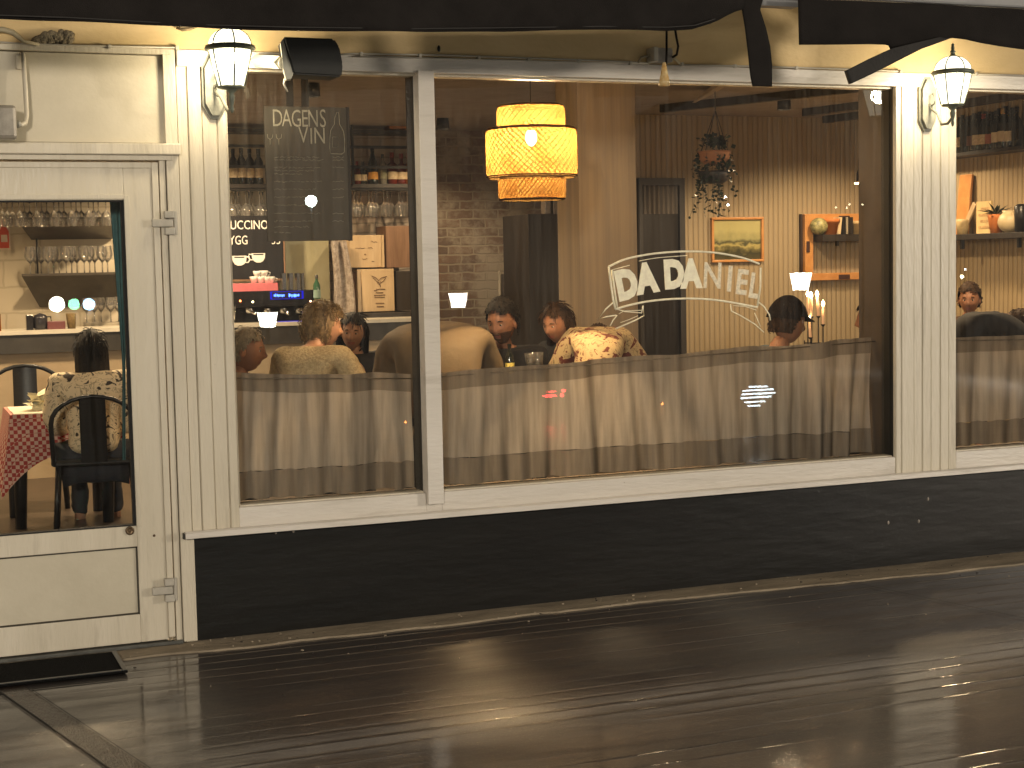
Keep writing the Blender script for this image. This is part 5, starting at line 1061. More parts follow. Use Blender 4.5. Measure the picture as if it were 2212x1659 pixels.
# ================================================================ HANGING PLANTS
YH = 3.0
Hp = thing('hanging_planter', 'two tier macrame planter with trailing ivy before the grooved wall', 'hanging planter', at(1545, 240, YH))
c1_ = at(1543, 355, YH); c2_ = at(1543, 397, YH); k = 1/ppm(c1_)
b = MB()
for an in range(4):
    a = an*math.pi/2+.5; b.tube([at(1545, 205, YH)+Vector((0, 0, .06)), at(1545, 238, YH), c1_+Vector((34*k*math.cos(a), 34*k*math.sin(a), 28*k))], .0035, 5)
    b.tube([c1_+Vector((34*k*math.cos(a), 34*k*math.sin(a), 28*k)), c1_, c2_+Vector((32*k*math.cos(a), 32*k*math.sin(a), 30*k)), c2_], .003, 5)
b.tube([at(1545, 238, YH), (at(1545, 238, YH).x, YH, CE)], .004, 5); b.build('cord', DARKWOOD, Hp)
b = MB(); b.lathe([(0, 0), (22*k, 1*k), (31*k, 8*k), (35*k, 22*k), (36*k, 28*k), (32*k, 27*k), (0, 24*k)], c1_, 22); b.build('upper_bowl', mat('dull_terracotta', (.38, .17, .08), .7, var=.2), Hp)
b = MB(); b.lathe([(0, 0), (20*k, 1*k), (30*k, 7*k), (34*k, 20*k), (35*k, 27*k), (32*k, 26*k), (0, 24*k)], c2_, 22); b.build('lower_bowl', mat('dark_bowl', (.02, .018, .018), .5), Hp)
b = MB(); rnd = random.Random(21)
def leafq(c, s):
    d = Vector((rnd.uniform(-1, 1), rnd.uniform(-1, 1), rnd.uniform(-1, .6))).normalized(); e = d.cross(Vector((rnd.uniform(-1, 1), rnd.uniform(-1, 1), 1))).normalized()
    b.add([c, c+d*s*.5+e*s*.42, c+d*s, c+d*s*.5-e*s*.42], [(0, 1, 2, 3)])
for cz_, n_ in ((c1_+Vector((0, 0, 36*k)), 110), (c2_+Vector((0, 0, 32*k)), 70)):
    for i in range(n_):
        a = rnd.random()*6.28; rr = (6+34*rnd.random())*k; leafq(cz_+Vector((rr*math.cos(a), rr*math.sin(a), rnd.uniform(-.01, .07)+.03*(1-rr/(40*k)))), .030+.02*rnd.random())
for cz_, lo, hi, n_ in ((c1_+Vector((0, 0, 24*k)), 20, 60, 11), (c2_+Vector((0, 0, 22*k)), 35, 95, 16)):
    for i in range(n_):
        a = rnd.random()*6.28; x_, y_ = (33+6*rnd.random())*k*math.cos(a), 34*k*math.sin(a); L_ = rnd.uniform(lo, hi)*k; sw = rnd.uniform(-14, 18)*k
        pts = [cz_+Vector((x_*(1+.25*t)+sw*t*t, y_*(1+.1*t), -L_*t)) for t in [j/7 for j in range(8)]]; b.tube(pts, .0012, 4)
        for pnt in pts[1:]:
            for _ in range(2): leafq(pnt, .022+.014*rnd.random())
b.build('trailing_ivy', LEAF, Hp)
# ================================================================ TABLES AND CHAIRS
def chair_proto(name, label):
    t = thing(name, label, 'chair'); b = MB()
    b.box(-.21, .21, -.2, .22, .43, .46, bev=.012); b.build('seat', BLACKM, t)
    for sx, sy in ((-1, -1), (1, -1), (-1, 1), (1, 1)):
        b = MB(); b.tube([(sx*.18, sy*.17, .43), (sx*.205, sy*.20, 0)], .014, 8); b.build('leg', BLACKM, t)
    b = MB()
    pts = [(-.20, -.19, .44), (-.205, -.24, .66)]+[(-.205*math.cos(a), -.25-.02*math.sin(a), .70+.16*math.sin(a)) for a in [math.pi*i/12 for i in range(13)]]+[(.205, -.24, .66), (.20, -.19, .44)]
    b.tube(pts, .013, 8); b.build('back_frame', BLACKM, t)
    b = MB(); b.grid(lambda a, v: (-.065+.13*a, -.205-.06*v-.01*math.sin(a*3.14), .45+.40*v), 6, 8); b.grid(lambda a, v: (-.065+.13*a, -.197-.06*v-.01*math.sin(a*3.14), .45+.40*v), 6, 8); b.build('back_slat', BLACKM, t)
    return t
def rot_to(o, x, y, rz): o.location = (x, y, FL); o.rotation_euler = (0, 0, rz)
ch0 = chair_proto('metal_chair', 'black bentwood style metal chair behind the checked table')
cA = gzz(215, 1120, FL); wx_ = at(215, 780, 3.2)
# chair of the woman by the door: seen from behind
chW = dup(ch0, (0, 0, 0), 0, 'black metal chair under the woman in the patterned blouse'); 
# ================================================================ PEOPLE
def from_skin(joints, edges, level=2, root=0):
    me = bpy.data.meshes.new('sk'); me.from_pydata([j[0] for j in joints], edges, []); ob = bpy.data.objects.new('sk', me); COL.objects.link(ob)
    md = ob.modifiers.new('s', 'SKIN'); md.use_smooth_shade = True; md.branch_smoothing = .4
    sd = me.skin_vertices[0].data
    for i, j in enumerate(joints):
        r = j[1]; sd[i].radius = r if isinstance(r, tuple) else (r, r)
    sd[root].use_root = True
    sb = ob.modifiers.new('u', 'SUBSURF'); sb.levels = level; sb.render_levels = level
    dg = bpy.context.evaluated_depsgraph_get(); dg.update(); m2 = bpy.data.meshes.new_from_object(ob.evaluated_get(dg))
    vs = [v.co.copy() for v in m2.vertices]; fs = [list(p.vertices) for p in m2.polygons]
    bpy.data.objects.remove(ob); bpy.data.meshes.remove(me); bpy.data.meshes.remove(m2); return vs, fs
def skinmat(name, c): return mat(name, c, .5, var=.12, vs=14, trans=.08, bump=.05, bs=120)
SK1 = skinmat('light_skin', (.50, .27, .17)); SK2 = skinmat('tan_skin', (.36, .17, .095)); SK3 = skinmat('olive_skin', (.40, .22, .14)); LIP = mat('lip_skin', (.32, .11, .08), .4); EYE = mat('eye_white', (.5, .46, .42), .2); IRIS = mat('dark_iris', (.02, .012, .008), .1)
def head_mb(M, skin=0, lip=1):
    b = MB(); NU, NV = 44, 34; vs = []
    def g(a, s): return math.exp(-(a/s)**2)
    for j in range(NV+1):
        th = math.pi*j/NV
        for i in range(NU):
            a = 2*math.pi*i/NU; X = math.sin(th)*math.cos(a); Y = math.sin(th)*math.sin(a); Z = math.cos(th)
            x, y, z = .076*X, .098*Y, .118*Z
            if Z < .1: q = (.1-Z)/1.1; x *= 1-.36*q**1.6; y *= (1-.30*q**1.5 if Y < 0 else 1-.12*q**2)
            if Y > 0:
                if Z > -.95: pass
                y += .004*g(Z-.22, .10)*g(X, .6)                                       # brow
                y -= .010*(g(X-.38, .17)+g(X+.38, .17))*g(Z-.04, .13)                      # sockets
                y += .024*g(X, .12)*g(Z+.24, .14)*(1 if Z > -.42 else .3) + .009*g(X, .09)*g(Z+.02, .18)     # nose
                y += .007*g(X, .25)*(g(Z+.50, .045)+g(Z+.60, .05)) - .004*g(X, .22)*g(Z+.55, .02)         # lips
                y += .008*g(X, .25)*g(Z+.86, .12)                                      # chin
                y += .004*(g(X-.55, .2)+g(X+.55, .2))*g(Z+.2, .18)                     # cheeks
            vs.append((x, y, z))
    for j in range(NV):
        for i in range(NU):
            q = [vs[j*NU+i], vs[(j+1)*NU+i], vs[(j+1)*NU+(i+1) % NU], vs[j*NU+(i+1) % NU]]
            c = Vector(q[0])+Vector(q[2]); c *= .5; mi = lip if (c.y > .06 and abs(c.x) < .022 and -.074 < c.z < -.056) else skin
            b.f.append([j*NU+i, (j+1)*NU+i, (j+1)*NU+(i+1) % NU, j*NU+(i+1) % NU]); b.mi.append(mi); b.smooth.append(True)
    b.v = [tuple(p) for p in vs]
    for s in (-1, 1): b.ell((s*.078, -.006, -.006), (.010, .019, .031), 12, 8, rot=Matrix.Rotation(s*.35, 3, 'Z')); b.ell((s*.083, -.004, -.004), (.006, .010, .018), 8, 6, rot=Matrix.Rotation(s*.35, 3, 'Z'))
    b.v = [tuple(M @ Vector(p)) for p in b.v]; return b
def hand_mb(M, curl=.5, side=1):      # palm along +z (fingers up), palm faces +y
    b = MB(); b.ell((0, 0, .045), (.040, .014, .052), 12, 8)
    for k, (x, L_, r) in enumerate(((-.029, .070, .0085), (-.010, .080, .009), (.010, .075, .0085), (.028, .058, .0075))):
        p = Vector((x, 0, .085)); pts = [Vector((x*.8, 0, .06)), p]; an = 0
        for s_ in (.42, .32, .26): an += curl*(.7+.1*k); p = p+Vector((x*.12, math.sin(an), math.cos(an)))*L_*s_; pts.append(p)
        b.tube(pts, [r*1.1, r, r*.95, r*.85, r*.6], 8)
    pts = [Vector((-.03*side, .0, .02)), Vector((-.05*side, .010, .045)), Vector((-.055*side, .024, .070)), Vector((-.045*side, .036, .092))]; b.tube(pts, [.013, .012, .0095, .006], 8)
    b.v = [tuple(M @ Vector(p)) for p in b.v]; return b
def hair_mb(M, style, seed=0):
    b = MB(); rnd = random.Random(seed); NU, NV = 60, 34; vs = {}
    def keep(X, Y, Z):
        if style == 'cap': return Z > (.30 if Y > .2 else .12)
        line = .52+.08*math.cos(X*6)
        if style == 'long': return Z > line if Y > .42 else (Z > -.75 if Y < .12 else Z > line-(.42-Y)*4.2)
        if style == 'curly': return Z > line if Y > .45 else (Z > -.62 if Y < .1 else Z > line-(.45-Y)*3.2)
        return Z > line if Y > .45 else (Z > -.48 if Y < -.05 else Z > line-(.45-Y)*1.6)
    def P(i, j):
        th = math.pi*j/NV; a = 2*math.pi*i/NU; X = math.sin(th)*math.cos(a); Y = math.sin(th)*math.sin(a); Z = math.cos(th)
        n1 = noise.noise(Vector((X*3+seed, Y*3, Z*3))); n2 = noise.noise(Vector((X*14+seed, Y*14, Z*4)))
        if style == 'short': e = 1.13+.05*n1+.04*n2+.07*max(0, Z)
        elif style == 'curly': e = 1.20+.09*n1+.10*noise.noise(Vector((X*9+seed, Y*9, Z*9)))
        elif style == 'long': e = 1.12+.04*n1+.025*n2
        elif style == 'grey': e = 1.10+.05*n1+.03*n2
        else: e = 1.12+.02*n1
        x, y, z = .080*X*e, .101*Y*e, .122*Z*e
        if style == 'cap': z = max(z, .02)+.012*Z; y -= .004
        if Z < 0 and style != 'cap': x *= 1-.18*min(1, -Z)
        return (X, Y, Z), (x, y-.004, z)
    idx = {}
    for j in range(NV):
        for i in range(NU):
            q = [P(i, j), P(i, j+1), P((i+1) % NU, j+1), P((i+1) % NU, j)]; cX = [sum(a[0][k] for a in q)/4 for k in range(3)]
            if keep(*cX): b.add([a[1] for a in q], [(0, 1, 2, 3)], 0, True)
    if style == 'long':     # curtain of hair down the back and sides
        for k in range(3):
            sh_ = .006*k
            def fn(a, v, sh_=sh_):
                an = math.pi*(1.02+.96*a); w_ = 1+.22*v; rx, ry = (.100-sh_)*w_, (.108-sh_)
                r_ = 1+.07*noise.noise(Vector((a*16, v*1.2, seed+k))); return Vector((rx*math.cos(an)*r_*(1.05-.35*v*v), ry*math.sin(an)*r_-.02*v+.035*v*math.cos(an)**2, .02-.50*v*(1-.06*abs(noise.noise(Vector((a*22, 0, seed)))*4))))
            b.grid(fn, 48, 14)
    if style in ('curly', 'long', 'grey', 'short'):
        nst = {'curly': 260, 'long': 120, 'grey': 70, 'short': 110}[style]
        for _ in range(nst):
            while True:
                X, Y, Z = rnd.gauss(0, 1), rnd.gauss(0, 1), rnd.gauss(0, 1); n_ = math.sqrt(X*X+Y*Y+Z*Z); X, Y, Z = X/n_, Y/n_, Z/n_
                if keep(X, Y, Z): break
            e = 1.14 if style != 'curly' else 1.2; p = Vector((.080*X*e, .101*Y*e-.004, .122*Z*e)); nrm = Vector((X, Y, Z)); L_ = {'curly': .05, 'long': .07, 'grey': .03, 'short': .022}[style]
            t_ = nrm.cross(Vector((0, 0, 1))).cross(nrm); t_ = -t_.normalized() if t_.length > .01 else Vector((0, 1, 0))
            pts = []
            for s_ in range(5):
                q = s_/4; wob = Vector((rnd.uniform(-1, 1), rnd.uniform(-1, 1), rnd.uniform(-1, 1)))*(.012 if style == 'curly' else .003)
                pts.append(p+t_*L_*q+nrm*(.006*math.sin(q*3.1))+wob)
            b.tube(pts, [.0028, .003, .0028, .002, .0008], 4)
    b.v = [tuple(M @ Vector(p)) for p in b.v]; return b
def person(label, loc, face, skin, hairm, style, top, legs=None, lean=0, bend=0, hyaw=0, hpitch=0, hroll=0, arms=None, beard=None, hat=None, sc=1.0, drop=0, wide=1.0, tuck=False, anchor=None):
    """face: heading of the body (0 looks along +Y, positive turns left). loc: world point of the head centre in the picture plane depth."""
    Rz = Matrix.Rotation(face, 3, 'Z'); Lx = Matrix.Rotation(-lean, 3, 'X'); Bx = Matrix.Rotation(-lean-bend, 3, 'X')
    pel = Vector((0, 0, .10)); ch = pel+Lx @ Vector((0, -.01, .34)); up = lambda v: ch+Bx @ (Vector(v)-Vector((0, 0, .34)))
    J = {}
    J['pel'] = (pel, (.155, .125)); J['wai'] = (pel+Lx @ Vector((0, 0, .17)), (.135, .105)); J['che'] = (ch, (.155*wide, .11)); J['upp'] = (up((0, -.01, .455)), (.135*wide, .085))
    J['nek'] = (up((0, .0, .53)), .056)
    if tuck: J['upp'] = (up((0, -.03, .43)), (.165*wide, .12)); J['che'] = (ch, (.165*wide, .13)); J['nek'] = (up((0, .13, .45)), .06); J['hb'] = (up((0, .025, .60)), .052)
    hc = up((0, .045, .675)); hN = Matrix.Rotation(-lean-bend, 3, 'X')
    if tuck: hc = up((0, .20, .47))
    if tuck:
        for k_, p_, r_ in (('wai', (0, -.03, .28), (.15*wide, .13)), ('che', (0, .0, .46), (.175*wide, .145)), ('upp', (0, .15, .56), (.17*wide, .13)), ('nek', (0, .31, .53), .07)): J[k_] = (Vector(p_), r_)
        hc = Vector((0, .42, .47))
    J['hb'] = (J['nek'][0].lerp(hc, .5), .052)
    A = arms or {}
    def chain(s, spec):
        sh = up((s*.180*wide, -.005, .488)) if not tuck else Vector((s*.165*wide, .22, .49))
        dflt = [(s*.235, .10, .20), (s*.17, .33, .17)] if not tuck else [(s*.27, .33, .17), (s*.15, .52, .10)]
        el, wr = spec if spec else (Vector(dflt[0])+pel, Vector(dflt[1])+pel)
        return sh, Vector(el), Vector(wr)
    for s, nm in ((-1, 'l'), (1, 'r')):
        sh, el, wr = chain(s, A.get(nm))
        J['sh'+nm] = (sh, .062 if not tuck else .085); J['el'+nm] = (el, .043); J['wr'+nm] = (wr, .028)
        J['hp'+nm] = (pel+Vector((s*.09, .06, -.02)), .088); J['kn'+nm] = (pel+Vector((s*.11, .46, -.03)), .058); J['an'+nm] = (pel+Vector((s*.11, .47, -.43)), .040); J['to'+nm] = (pel+Vector((s*.12, .60, -.49)), .034)
    E_ = [('pel', 'wai'), ('wai', 'che'), ('che', 'upp'), ('upp', 'nek'), ('nek', 'hb')]
    for nm in 'lr': E_ += [('upp', 'sh'+nm), ('sh'+nm, 'el'+nm), ('el'+nm, 'wr'+nm), ('pel', 'hp'+nm), ('hp'+nm, 'kn'+nm), ('kn'+nm, 'an'+nm), ('an'+nm, 'to'+nm)]
    ks = list(J); ix = {k: i for i, k in enumerate(ks)}
    off = Vector(loc)-Rz @ ((Vector(anchor) if anchor else hc)*sc)      # body origin so that the head lands on loc
    XF = lambda v: Rz @ (Vector(v)*sc)+off
    T_ = thing('person', label, 'person', (off.x, off.y, off.z))
    # shapes
    for k_ in ('pel', 'wai', 'che', 'upp', 'shl', 'shr', 'ell', 'elr'):
        p_, r_ = J[k_]; J[k_] = (p_, tuple(q*.82 for q in r_) if isinstance(r_, tuple) else r_*.82)
    vs, fs = from_skin([J[k] for k in ks], [(ix[a], ix[c]) for a, c in E_], 2)
    b = MB(); b.add([XF(v) for v in vs], fs, 0, True)
    Hm = Matrix.Translation(hc) @ (Matrix.Rotation(-lean*.3-bend*.3, 4, 'X') if not tuck else Matrix.Rotation(-lean-bend*.8, 4, 'X')) @ Matrix.Rotation(hyaw, 4, 'Z') @ Matrix.Rotation(-hpitch, 4, 'X') @ Matrix.Rotation(hroll, 4, 'Y')
    G = Matrix.Translation(off) @ Rz.to_4x4() @ Matrix.Scale(sc, 4)
    GH = G @ Hm; hd = head_mb(GH); b.add(hd.v, [f for f in hd.f], 0, True)
    for i in range(len(hd.f)): b.mi[-len(hd.f)+i] = hd.mi[i]
    for s, nm in ((-1, 'l'), (1, 'r')):
        el, wr = J['el'+nm][0], J['wr'+nm][0]; d = (wr-el).normalized(); up_ = A.get('palm'+nm, Vector((0, 0, -1))); up_ = Vector(up_)
        y = (up_-d*up_.dot(d)); y = y.normalized() if y.length > .01 else Vector((0, 1, 0)); x = y.cross(d)
        Mh = Matrix((( x.x, y.x, d.x, wr.x), (x.y, y.y, d.y, wr.y), (x.z, y.z, d.z, wr.z), (0, 0, 0, 1)))
        h = hand_mb(G @ Mh, A.get('curl', .45), s); b.add(h.v, h.f, 0, True)
    b.build('body', [skin, LIP], T_)
    def garment(keys, edges, grow, m, name, cut=None):
        jj = []; k2 = list(keys)
        for k in k2:
            p, r = J[k]; r = tuple(q+grow for q in r) if isinstance(r, tuple) else r+grow
            if cut and k in cut: p, r = cut[k]
            jj.append((p, r))
        v2, f2 = from_skin(jj, [(k2.index(a), k2.index(c)) for a, c in edges], 2); gb = MB()
        gb.add([XF(v+Vector((0, 0, 0))+Vector((noise.noise(v*9), noise.noise(v*9+Vector((5, 5, 5))), noise.noise(v*9+Vector((9, 2, 1)))))*.014 + Vector((noise.noise(Vector((v.x*5, v.y*5, v.z*22))), noise.noise(Vector((v.x*5+3, v.y*5, v.z*22))), 0))*.011) for v in v2], f2, 0, True); return gb.build(name, m, T_)
    tk = ['pel', 'wai', 'che', 'upp', 'nkc', 'shl', 'ell', 'wrl', 'shr', 'elr', 'wrr']; J['nkc'] = (J['upp'][0].lerp(J['nek'][0], .98 if not tuck else 1.15), .048 if not tuck else .05)
    J2 = dict(J)
    for nm in 'lr': J['wr'+nm] = (J['el'+nm][0].lerp(J2['wr'+nm][0], A.get('sleeve', .93)), .032)
    for k_ in ('pel', 'wai', 'che', 'upp', 'shl', 'shr', 'ell', 'elr'):
        p_, r_ = J[k_]; J[k_] = (p_, tuple(q/.82 for q in r_) if isinstance(r_, tuple) else r_/.82)
    garment(tk, [('pel', 'wai'), ('wai', 'che'), ('che', 'upp'), ('upp', 'nkc'), ('upp', 'shl'), ('shl', 'ell'), ('ell', 'wrl'), ('upp', 'shr'), ('shr', 'elr'), ('elr', 'wrr')], (.020 if not tuck else .050)+(.012 if style == 'long' else 0), top, 'sweater')
    garment(['pel', 'hpl', 'knl', 'anl', 'hpr', 'knr', 'anr'], [('pel', 'hpl'), ('hpl', 'knl'), ('knl', 'anl'), ('pel', 'hpr'), ('hpr', 'knr'), ('knr', 'anr')], .014, legs or TROU, 'trousers')
    # face parts
    eb = MB()
    for s in (-1, 1): eb.ell((s*.029, .0795, .003), (.0115, .006, .0055), 10, 8)
    eb.v = [tuple(GH @ Vector(p)) for p in eb.v]; ey = eb.build('eyes', EYE, T_)
    ib = MB()
    for s in (-1, 1): ib.ell((s*.029, .0840, .003), (.0056, .0028, .0052), 10, 8)
    ib.v = [tuple(GH @ Vector(p)) for p in ib.v]; ib.build('iris', IRIS, ey)
    br = MB()
    for s in (-1, 1): br.tube([(s*.014, .092, .021), (s*.028, .090, .0265), (s*.045, .078, .022)], [.003, .0038, .002], 5)
    br.v = [tuple(GH @ Vector(p)) for p in br.v]; br.build('eyebrows', hairm, T_)
    if style != 'none':
        hb_ = hair_mb(GH, style if style != 'cap' else 'short', hash(label) % 97 if False else len(label)); hb_.build('hair', hairm, T_)
    if beard:
        bb = MB(); rnd = random.Random(2)
        for sx in [i/16-1 for i in range(33)]:
            for z_ in [-.044-.0075*q_ for q_ in range(10)]:
                if abs(sx) < .30 and -.077 < z_ < -.054: continue
                a_ = sx*1.35; q = max(0, (.1-z_/.118)/1.1); rx = .076*(1-.36*q**1.6)*math.sqrt(max(.05, 1-(z_/.122)**2)); ry = .098*(1-.12*q*q)*math.sqrt(max(.05, 1-(z_/.122)**2))
                bb.ell((rx*math.sin(a_)*1.0, ry*math.cos(a_)*.985, z_+.002), (.0048, .0035, .0050), 6, 5)
        for sx in (-.018, -.009, 0, .009, .018): bb.ell((sx, .096, -.048), (.007, .004, .005), 6, 5)
        bb.v = [tuple(GH @ Vector(p)) for p in bb.v]; bb.build('beard', mat('beard_brown', (.055, .032, .022), .9, var=.6, vs=300, spec=.1, col2=(.16, .085, .05)), T_)
    if hat:
        cb = MB(); cp = hair_mb(Matrix.Identity(4), 'cap', 3); cb.add([(p[0]*1.13, p[1]*1.14, p[2]*1.08-.004) for p in cp.v], cp.f, 0, True)
        cb.grid(lambda a, v: ((a-.5)*.15*(1-.25*v*v), .085+.085*v*math.sqrt(max(.02, 1-(2*a-1)**2*.8)), .045-.02*v), 10, 5); cb.grid(lambda a, v: ((a-.5)*.15*(1-.25*v*v), .085+.085*v*math.sqrt(max(.02, 1-(2*a-1)**2*.8)), .040-.02*v), 10, 5)
        cb.v = [tuple(GH @ Vector(p)) for p in cb.v]; cb.build('cap', hat, T_)
    return T_, off
TROU = mat('dark_trousers', (.02, .022, .03), .8, var=.2)
HBLK = mat('black_hair', (.012, .010, .009), .6, var=.4, vs=60, bump=.3, bs=300, spec=.25); HBLO = mat('dirty_blond_hair', (.13, .080, .035), .5, var=.5, vs=40, bump=.4, bs=250, col2=(.30, .20, .09)); HGRY = mat('grey_hair', (.26, .22, .16), .6, var=.35, vs=50, bump=.4, bs=250); HBRN = mat('brown_hair', (.045, .024, .013), .65, var=.4, vs=60, spec=.2)
KNITC = mat('cream_knit', (.42, .31, .17), .9, var=.25, vs=60, bump=1, bs=90, col2=(.72, .58, .34)); BLKS = mat('black_sweater', (.012, .011, .012), .85, var=.3, vs=20); OLV = mat('olive_brown_jacket', (.125, .090, .052), .75, var=.15, vs=5, bump=.3, bs=20); BLUE = mat('slate_blue_shirt', (.05, .085, .11), .75, var=.15)
BROWNS = mat('brown_shirt', (.10, .05, .025), .8)
def pattern_mat(name, light_, dark_, scale, pos=.5, w=.05):
    m = mat(name, (.5, .5, .5), .8, bump=.2); nt = m.node_tree; n = nt.nodes; l = nt.links; b = n['Principled BSDF']
    tc = n.new('ShaderNodeTexCoord'); nz = n.new('ShaderNodeTexNoise'); nz.inputs['Scale'].default_value = scale; nz.inputs['Detail'].default_value = 3; nz.inputs['Distortion'].default_value = 1.6; l.new(tc.outputs['Object'], nz.inputs['Vector'])
    rp = n.new('ShaderNodeValToRGB'); rp.color_ramp.interpolation = 'LINEAR'; e = rp.color_ramp.elements; e[0].position = pos-w; e[0].color = (*dark_, 1); e[1].position = pos; e[1].color = (*light_, 1)
    x = e.new(pos+.12); x.color = (*light_, 1); x = e.new(pos+.14); x.color = (*[c*.35 for c in light_], 1); x = e.new(pos+.18); x.color = (*light_, 1)
    l.new(nz.outputs[0], rp.inputs[0]); l.new(rp.outputs[0], b.inputs['Base Color']); return m
BLOUSE = pattern_mat('patterned_blouse', (.80, .66, .44), (.045, .035, .028), 13, .43)
EMBR = pattern_mat('embroidered_knit', (.50, .38, .205), (.13, .03, .02), 13, .46, .04)

def hp(u, v, Y): return at(u, v, Y)
# 1 woman with long black hair, by the door, back to us
Wm, Wo = person('woman with long black hair in a patterned blouse seen from behind through the door', hp(196, 757, 3.15), -.12, SK3, HBLK, 'long', BLOUSE, TROU, lean=.12, hyaw=.25, hpitch=.05, wide=1.18)
chW.location = (Wo.x, Wo.y+.02, FL); chW.rotation_euler = (0, 0, -.12)
# 2 grey haired person at left window edge
person('grey haired person with a lined face at the left edge of the narrow window', hp(533, 757, 1.75), -2.0, SK2, HGRY, 'grey', BROWNS, lean=.1, hyaw=.0, hpitch=.05)
# 3 woman with curly blond hair, cream sweater
person('curly blond woman in a cream knitted sweater with her hand at her chin', hp(698, 706, 1.6), -.85, SK1, HBLO, 'curly', KNITC, lean=.30, bend=.1, hyaw=-.65, hpitch=.0, wide=1.12, arms={'r': ((.29, .28, .26), (.17, .40, .43)), 'palmr': (-1, 0, 0), 'curl': .6, 'sleeve': .8})
# 4 girl with black hair
person('smiling young woman with long black hair in a black top facing the window', hp(762, 718, 3.0), 2.75, SK3, HBLK, 'long', BLKS, lean=.1, hroll=-.08, hpitch=.05)
# 5 stooping person in olive jacket
person('person in an olive brown jacket bent forward behind the mullion', hp(945, 679, 1.35), -.3, SK3, HBRN, 'short', OLV, lean=.45, bend=.55, tuck=True, wide=1.22, sc=1.12, anchor=(0, .06, .65))
# 6 bearded man
person('dark haired bearded man in a black sweater looking down to the left', hp(1085, 696, 1.9), 2.75, SK2, HBLK, 'short', BLKS, lean=.15, hyaw=-.45, hpitch=.15, beard=True, wide=1.15, sc=1.1)
# 7 blurred face
person('brown haired person with an orange lit face next to the bearded man', hp(1203, 700, 2.0), 1.95, SK2, HBRN, 'long', BLKS, lean=.2, hyaw=.1, hpitch=.15)
# 8 embroidered sweater bent
person('person in a cream sweater with red and dark embroidery bent over the table', hp(1290, 686, 1.15), -.45, SK1, HBRN, 'short', EMBR, lean=.5, bend=.6, tuck=True, wide=.72, sc=.95, anchor=(0, .06, .65))
# 9 man with cap
person('man with a dark cap and slate blue shirt beside the lit candles', hp(1703, 697, .72), -1.65, SK2, HBRN, 'cap', BLUE, lean=.12, hyaw=.1, hpitch=.1, hat=mat('dark_felt_cap', (.022, .017, .015), .95, spec=.05, bump=.4, bs=120))
# 10, 11 right window
person('dark haired person sitting at the left edge of the right window', hp(2094, 648, 3.0), 2.4, SK2, HBRN, 'short', BROWNS, lean=.1)
person('person in black with bare forearms leaning over the table in the right window', hp(2106, 655, 2.0), -1.9, SK1, HBRN, 'short', BLKS, lean=.55, bend=.6, tuck=True, wide=.8, sc=.85, anchor=(0, .06, .65), arms={'sleeve': .2, 'l': ((-.27, .44, .36), (-.13, .66, .40)), 'r': ((.27, .42, .34), (.13, .62, .36))})
# part of a person behind the right reveal
person('person in dark brown clothes half hidden behind the right pilaster', hp(1885, 690, 1.6), 1.2, SK2, HBRN, 'short', mat('dull_brown_coat', (.07, .04, .025), .8), lean=.2)

# tables
def table(x, y, w, d, label, cloth=None):
    t = thing('table', label, 'table', (x, y, FL)); b = MB(); b.box(x-w/2, x+w/2, y-d/2, y+d/2, .73, .76, bev=.005); b.build('table_top', DARKWOOD, t)
    b = MB(); b.lathe([(.03, 0), (.03, .67)], (x, y, FL+.01), 12); b.build('post', BLACKM, t); b = MB(); b.lathe([(.22, 0), (.22, .012), (.03, .03)], (x, y, FL), 24); b.build('base', BLACKM, t); return t
table(fx(745, 800, 2.5), 2.35, .8, .7, 'dark table between the blond woman and the black haired woman'); table(fx(1060, 800, 1.55), 1.5, .9, .5, 'dark table in front of the bearded man'); table(fx(1790, 750, .95), .85, .5, .55, 'dark table under the candelabra')
table(fx(2150, 750, 1.0), 1.75, .7, .6, 'dark table in the right window')
# bottles on the table in front of the bearded man
bottle(Vector((fx(1062, 790, 1.45), 1.45, .99-.0)), 'round', GC, LC, 'small clear bottle in front of the bearded man', None, .9, None)
bottle(Vector((fx(1101, 790, 1.45), 1.45, .99)), 'wine', GB, mat('yellow_label', (.6, .5, .12), .5), 'dark bottle with yellow label in front of the bearded man', None, .7, None)
b = MB(); X_ = fx(1080, 790, 1.45); b.box(X_-.25, X_+.25, 1.3, 1.6, .78, .989, bev=.01); tag(b.build('bottle_crate', DARKWOOD), 'dark box on the table carrying the small bottles', 'box')
def cup_glass(u, v, Y, lab, h=.09):
    p = at(u, v, Y); b = MB(); b.lathe([(0, 0), (.028, 0), (.034, h), (.032, h), (.027, .004)], p, 14); return b.build('drinking_glass', WINEGL), lab
for u, v, Y, lab in ((1146, 796, 1.45, 'clear drinking glass left of the two on the table by the bearded man'), (1162, 794, 1.45, 'clear drinking glass right of the two on the table by the bearded man')):
    o, _ = cup_glass(u, v, Y, lab); tag(o, lab, 'glass')
# checked table behind the door
YT = 3.2
pA = at(18, 897, YT); zt = pA.z; 
CH = mat('red_white_check', (.5, .3, .25), .8); nt = CH.node_tree; n = nt.nodes; l = nt.links
tc = n.new('ShaderNodeTexCoord'); ck = n.new('ShaderNodeTexChecker'); ck.inputs['Scale'].default_value = 42; ck.inputs['Color1'].default_value = (.36, .035, .03, 1); ck.inputs['Color2'].default_value = (.62, .42, .34, 1); l.new(tc.outputs['Object'], ck.inputs['Vector']); l.new(ck.outputs[0], n['Principled BSDF'].inputs['Base Color'])
ZT = .78
pc0 = gzz(22, 897, ZT); tx0 = pc0.x; ty0 = pc0.y; tw = .66
Tb = thing('table', 'small square table under the red checked cloth behind the door', 'table', (tx0+.25, ty0+.3, FL))
b = MB(); b.box(tx0+.02, tx0+tw-.02, ty0+.02, ty0+.62, ZT-.03, ZT-.004); b.build('table_top', DARKWOOD, Tb)
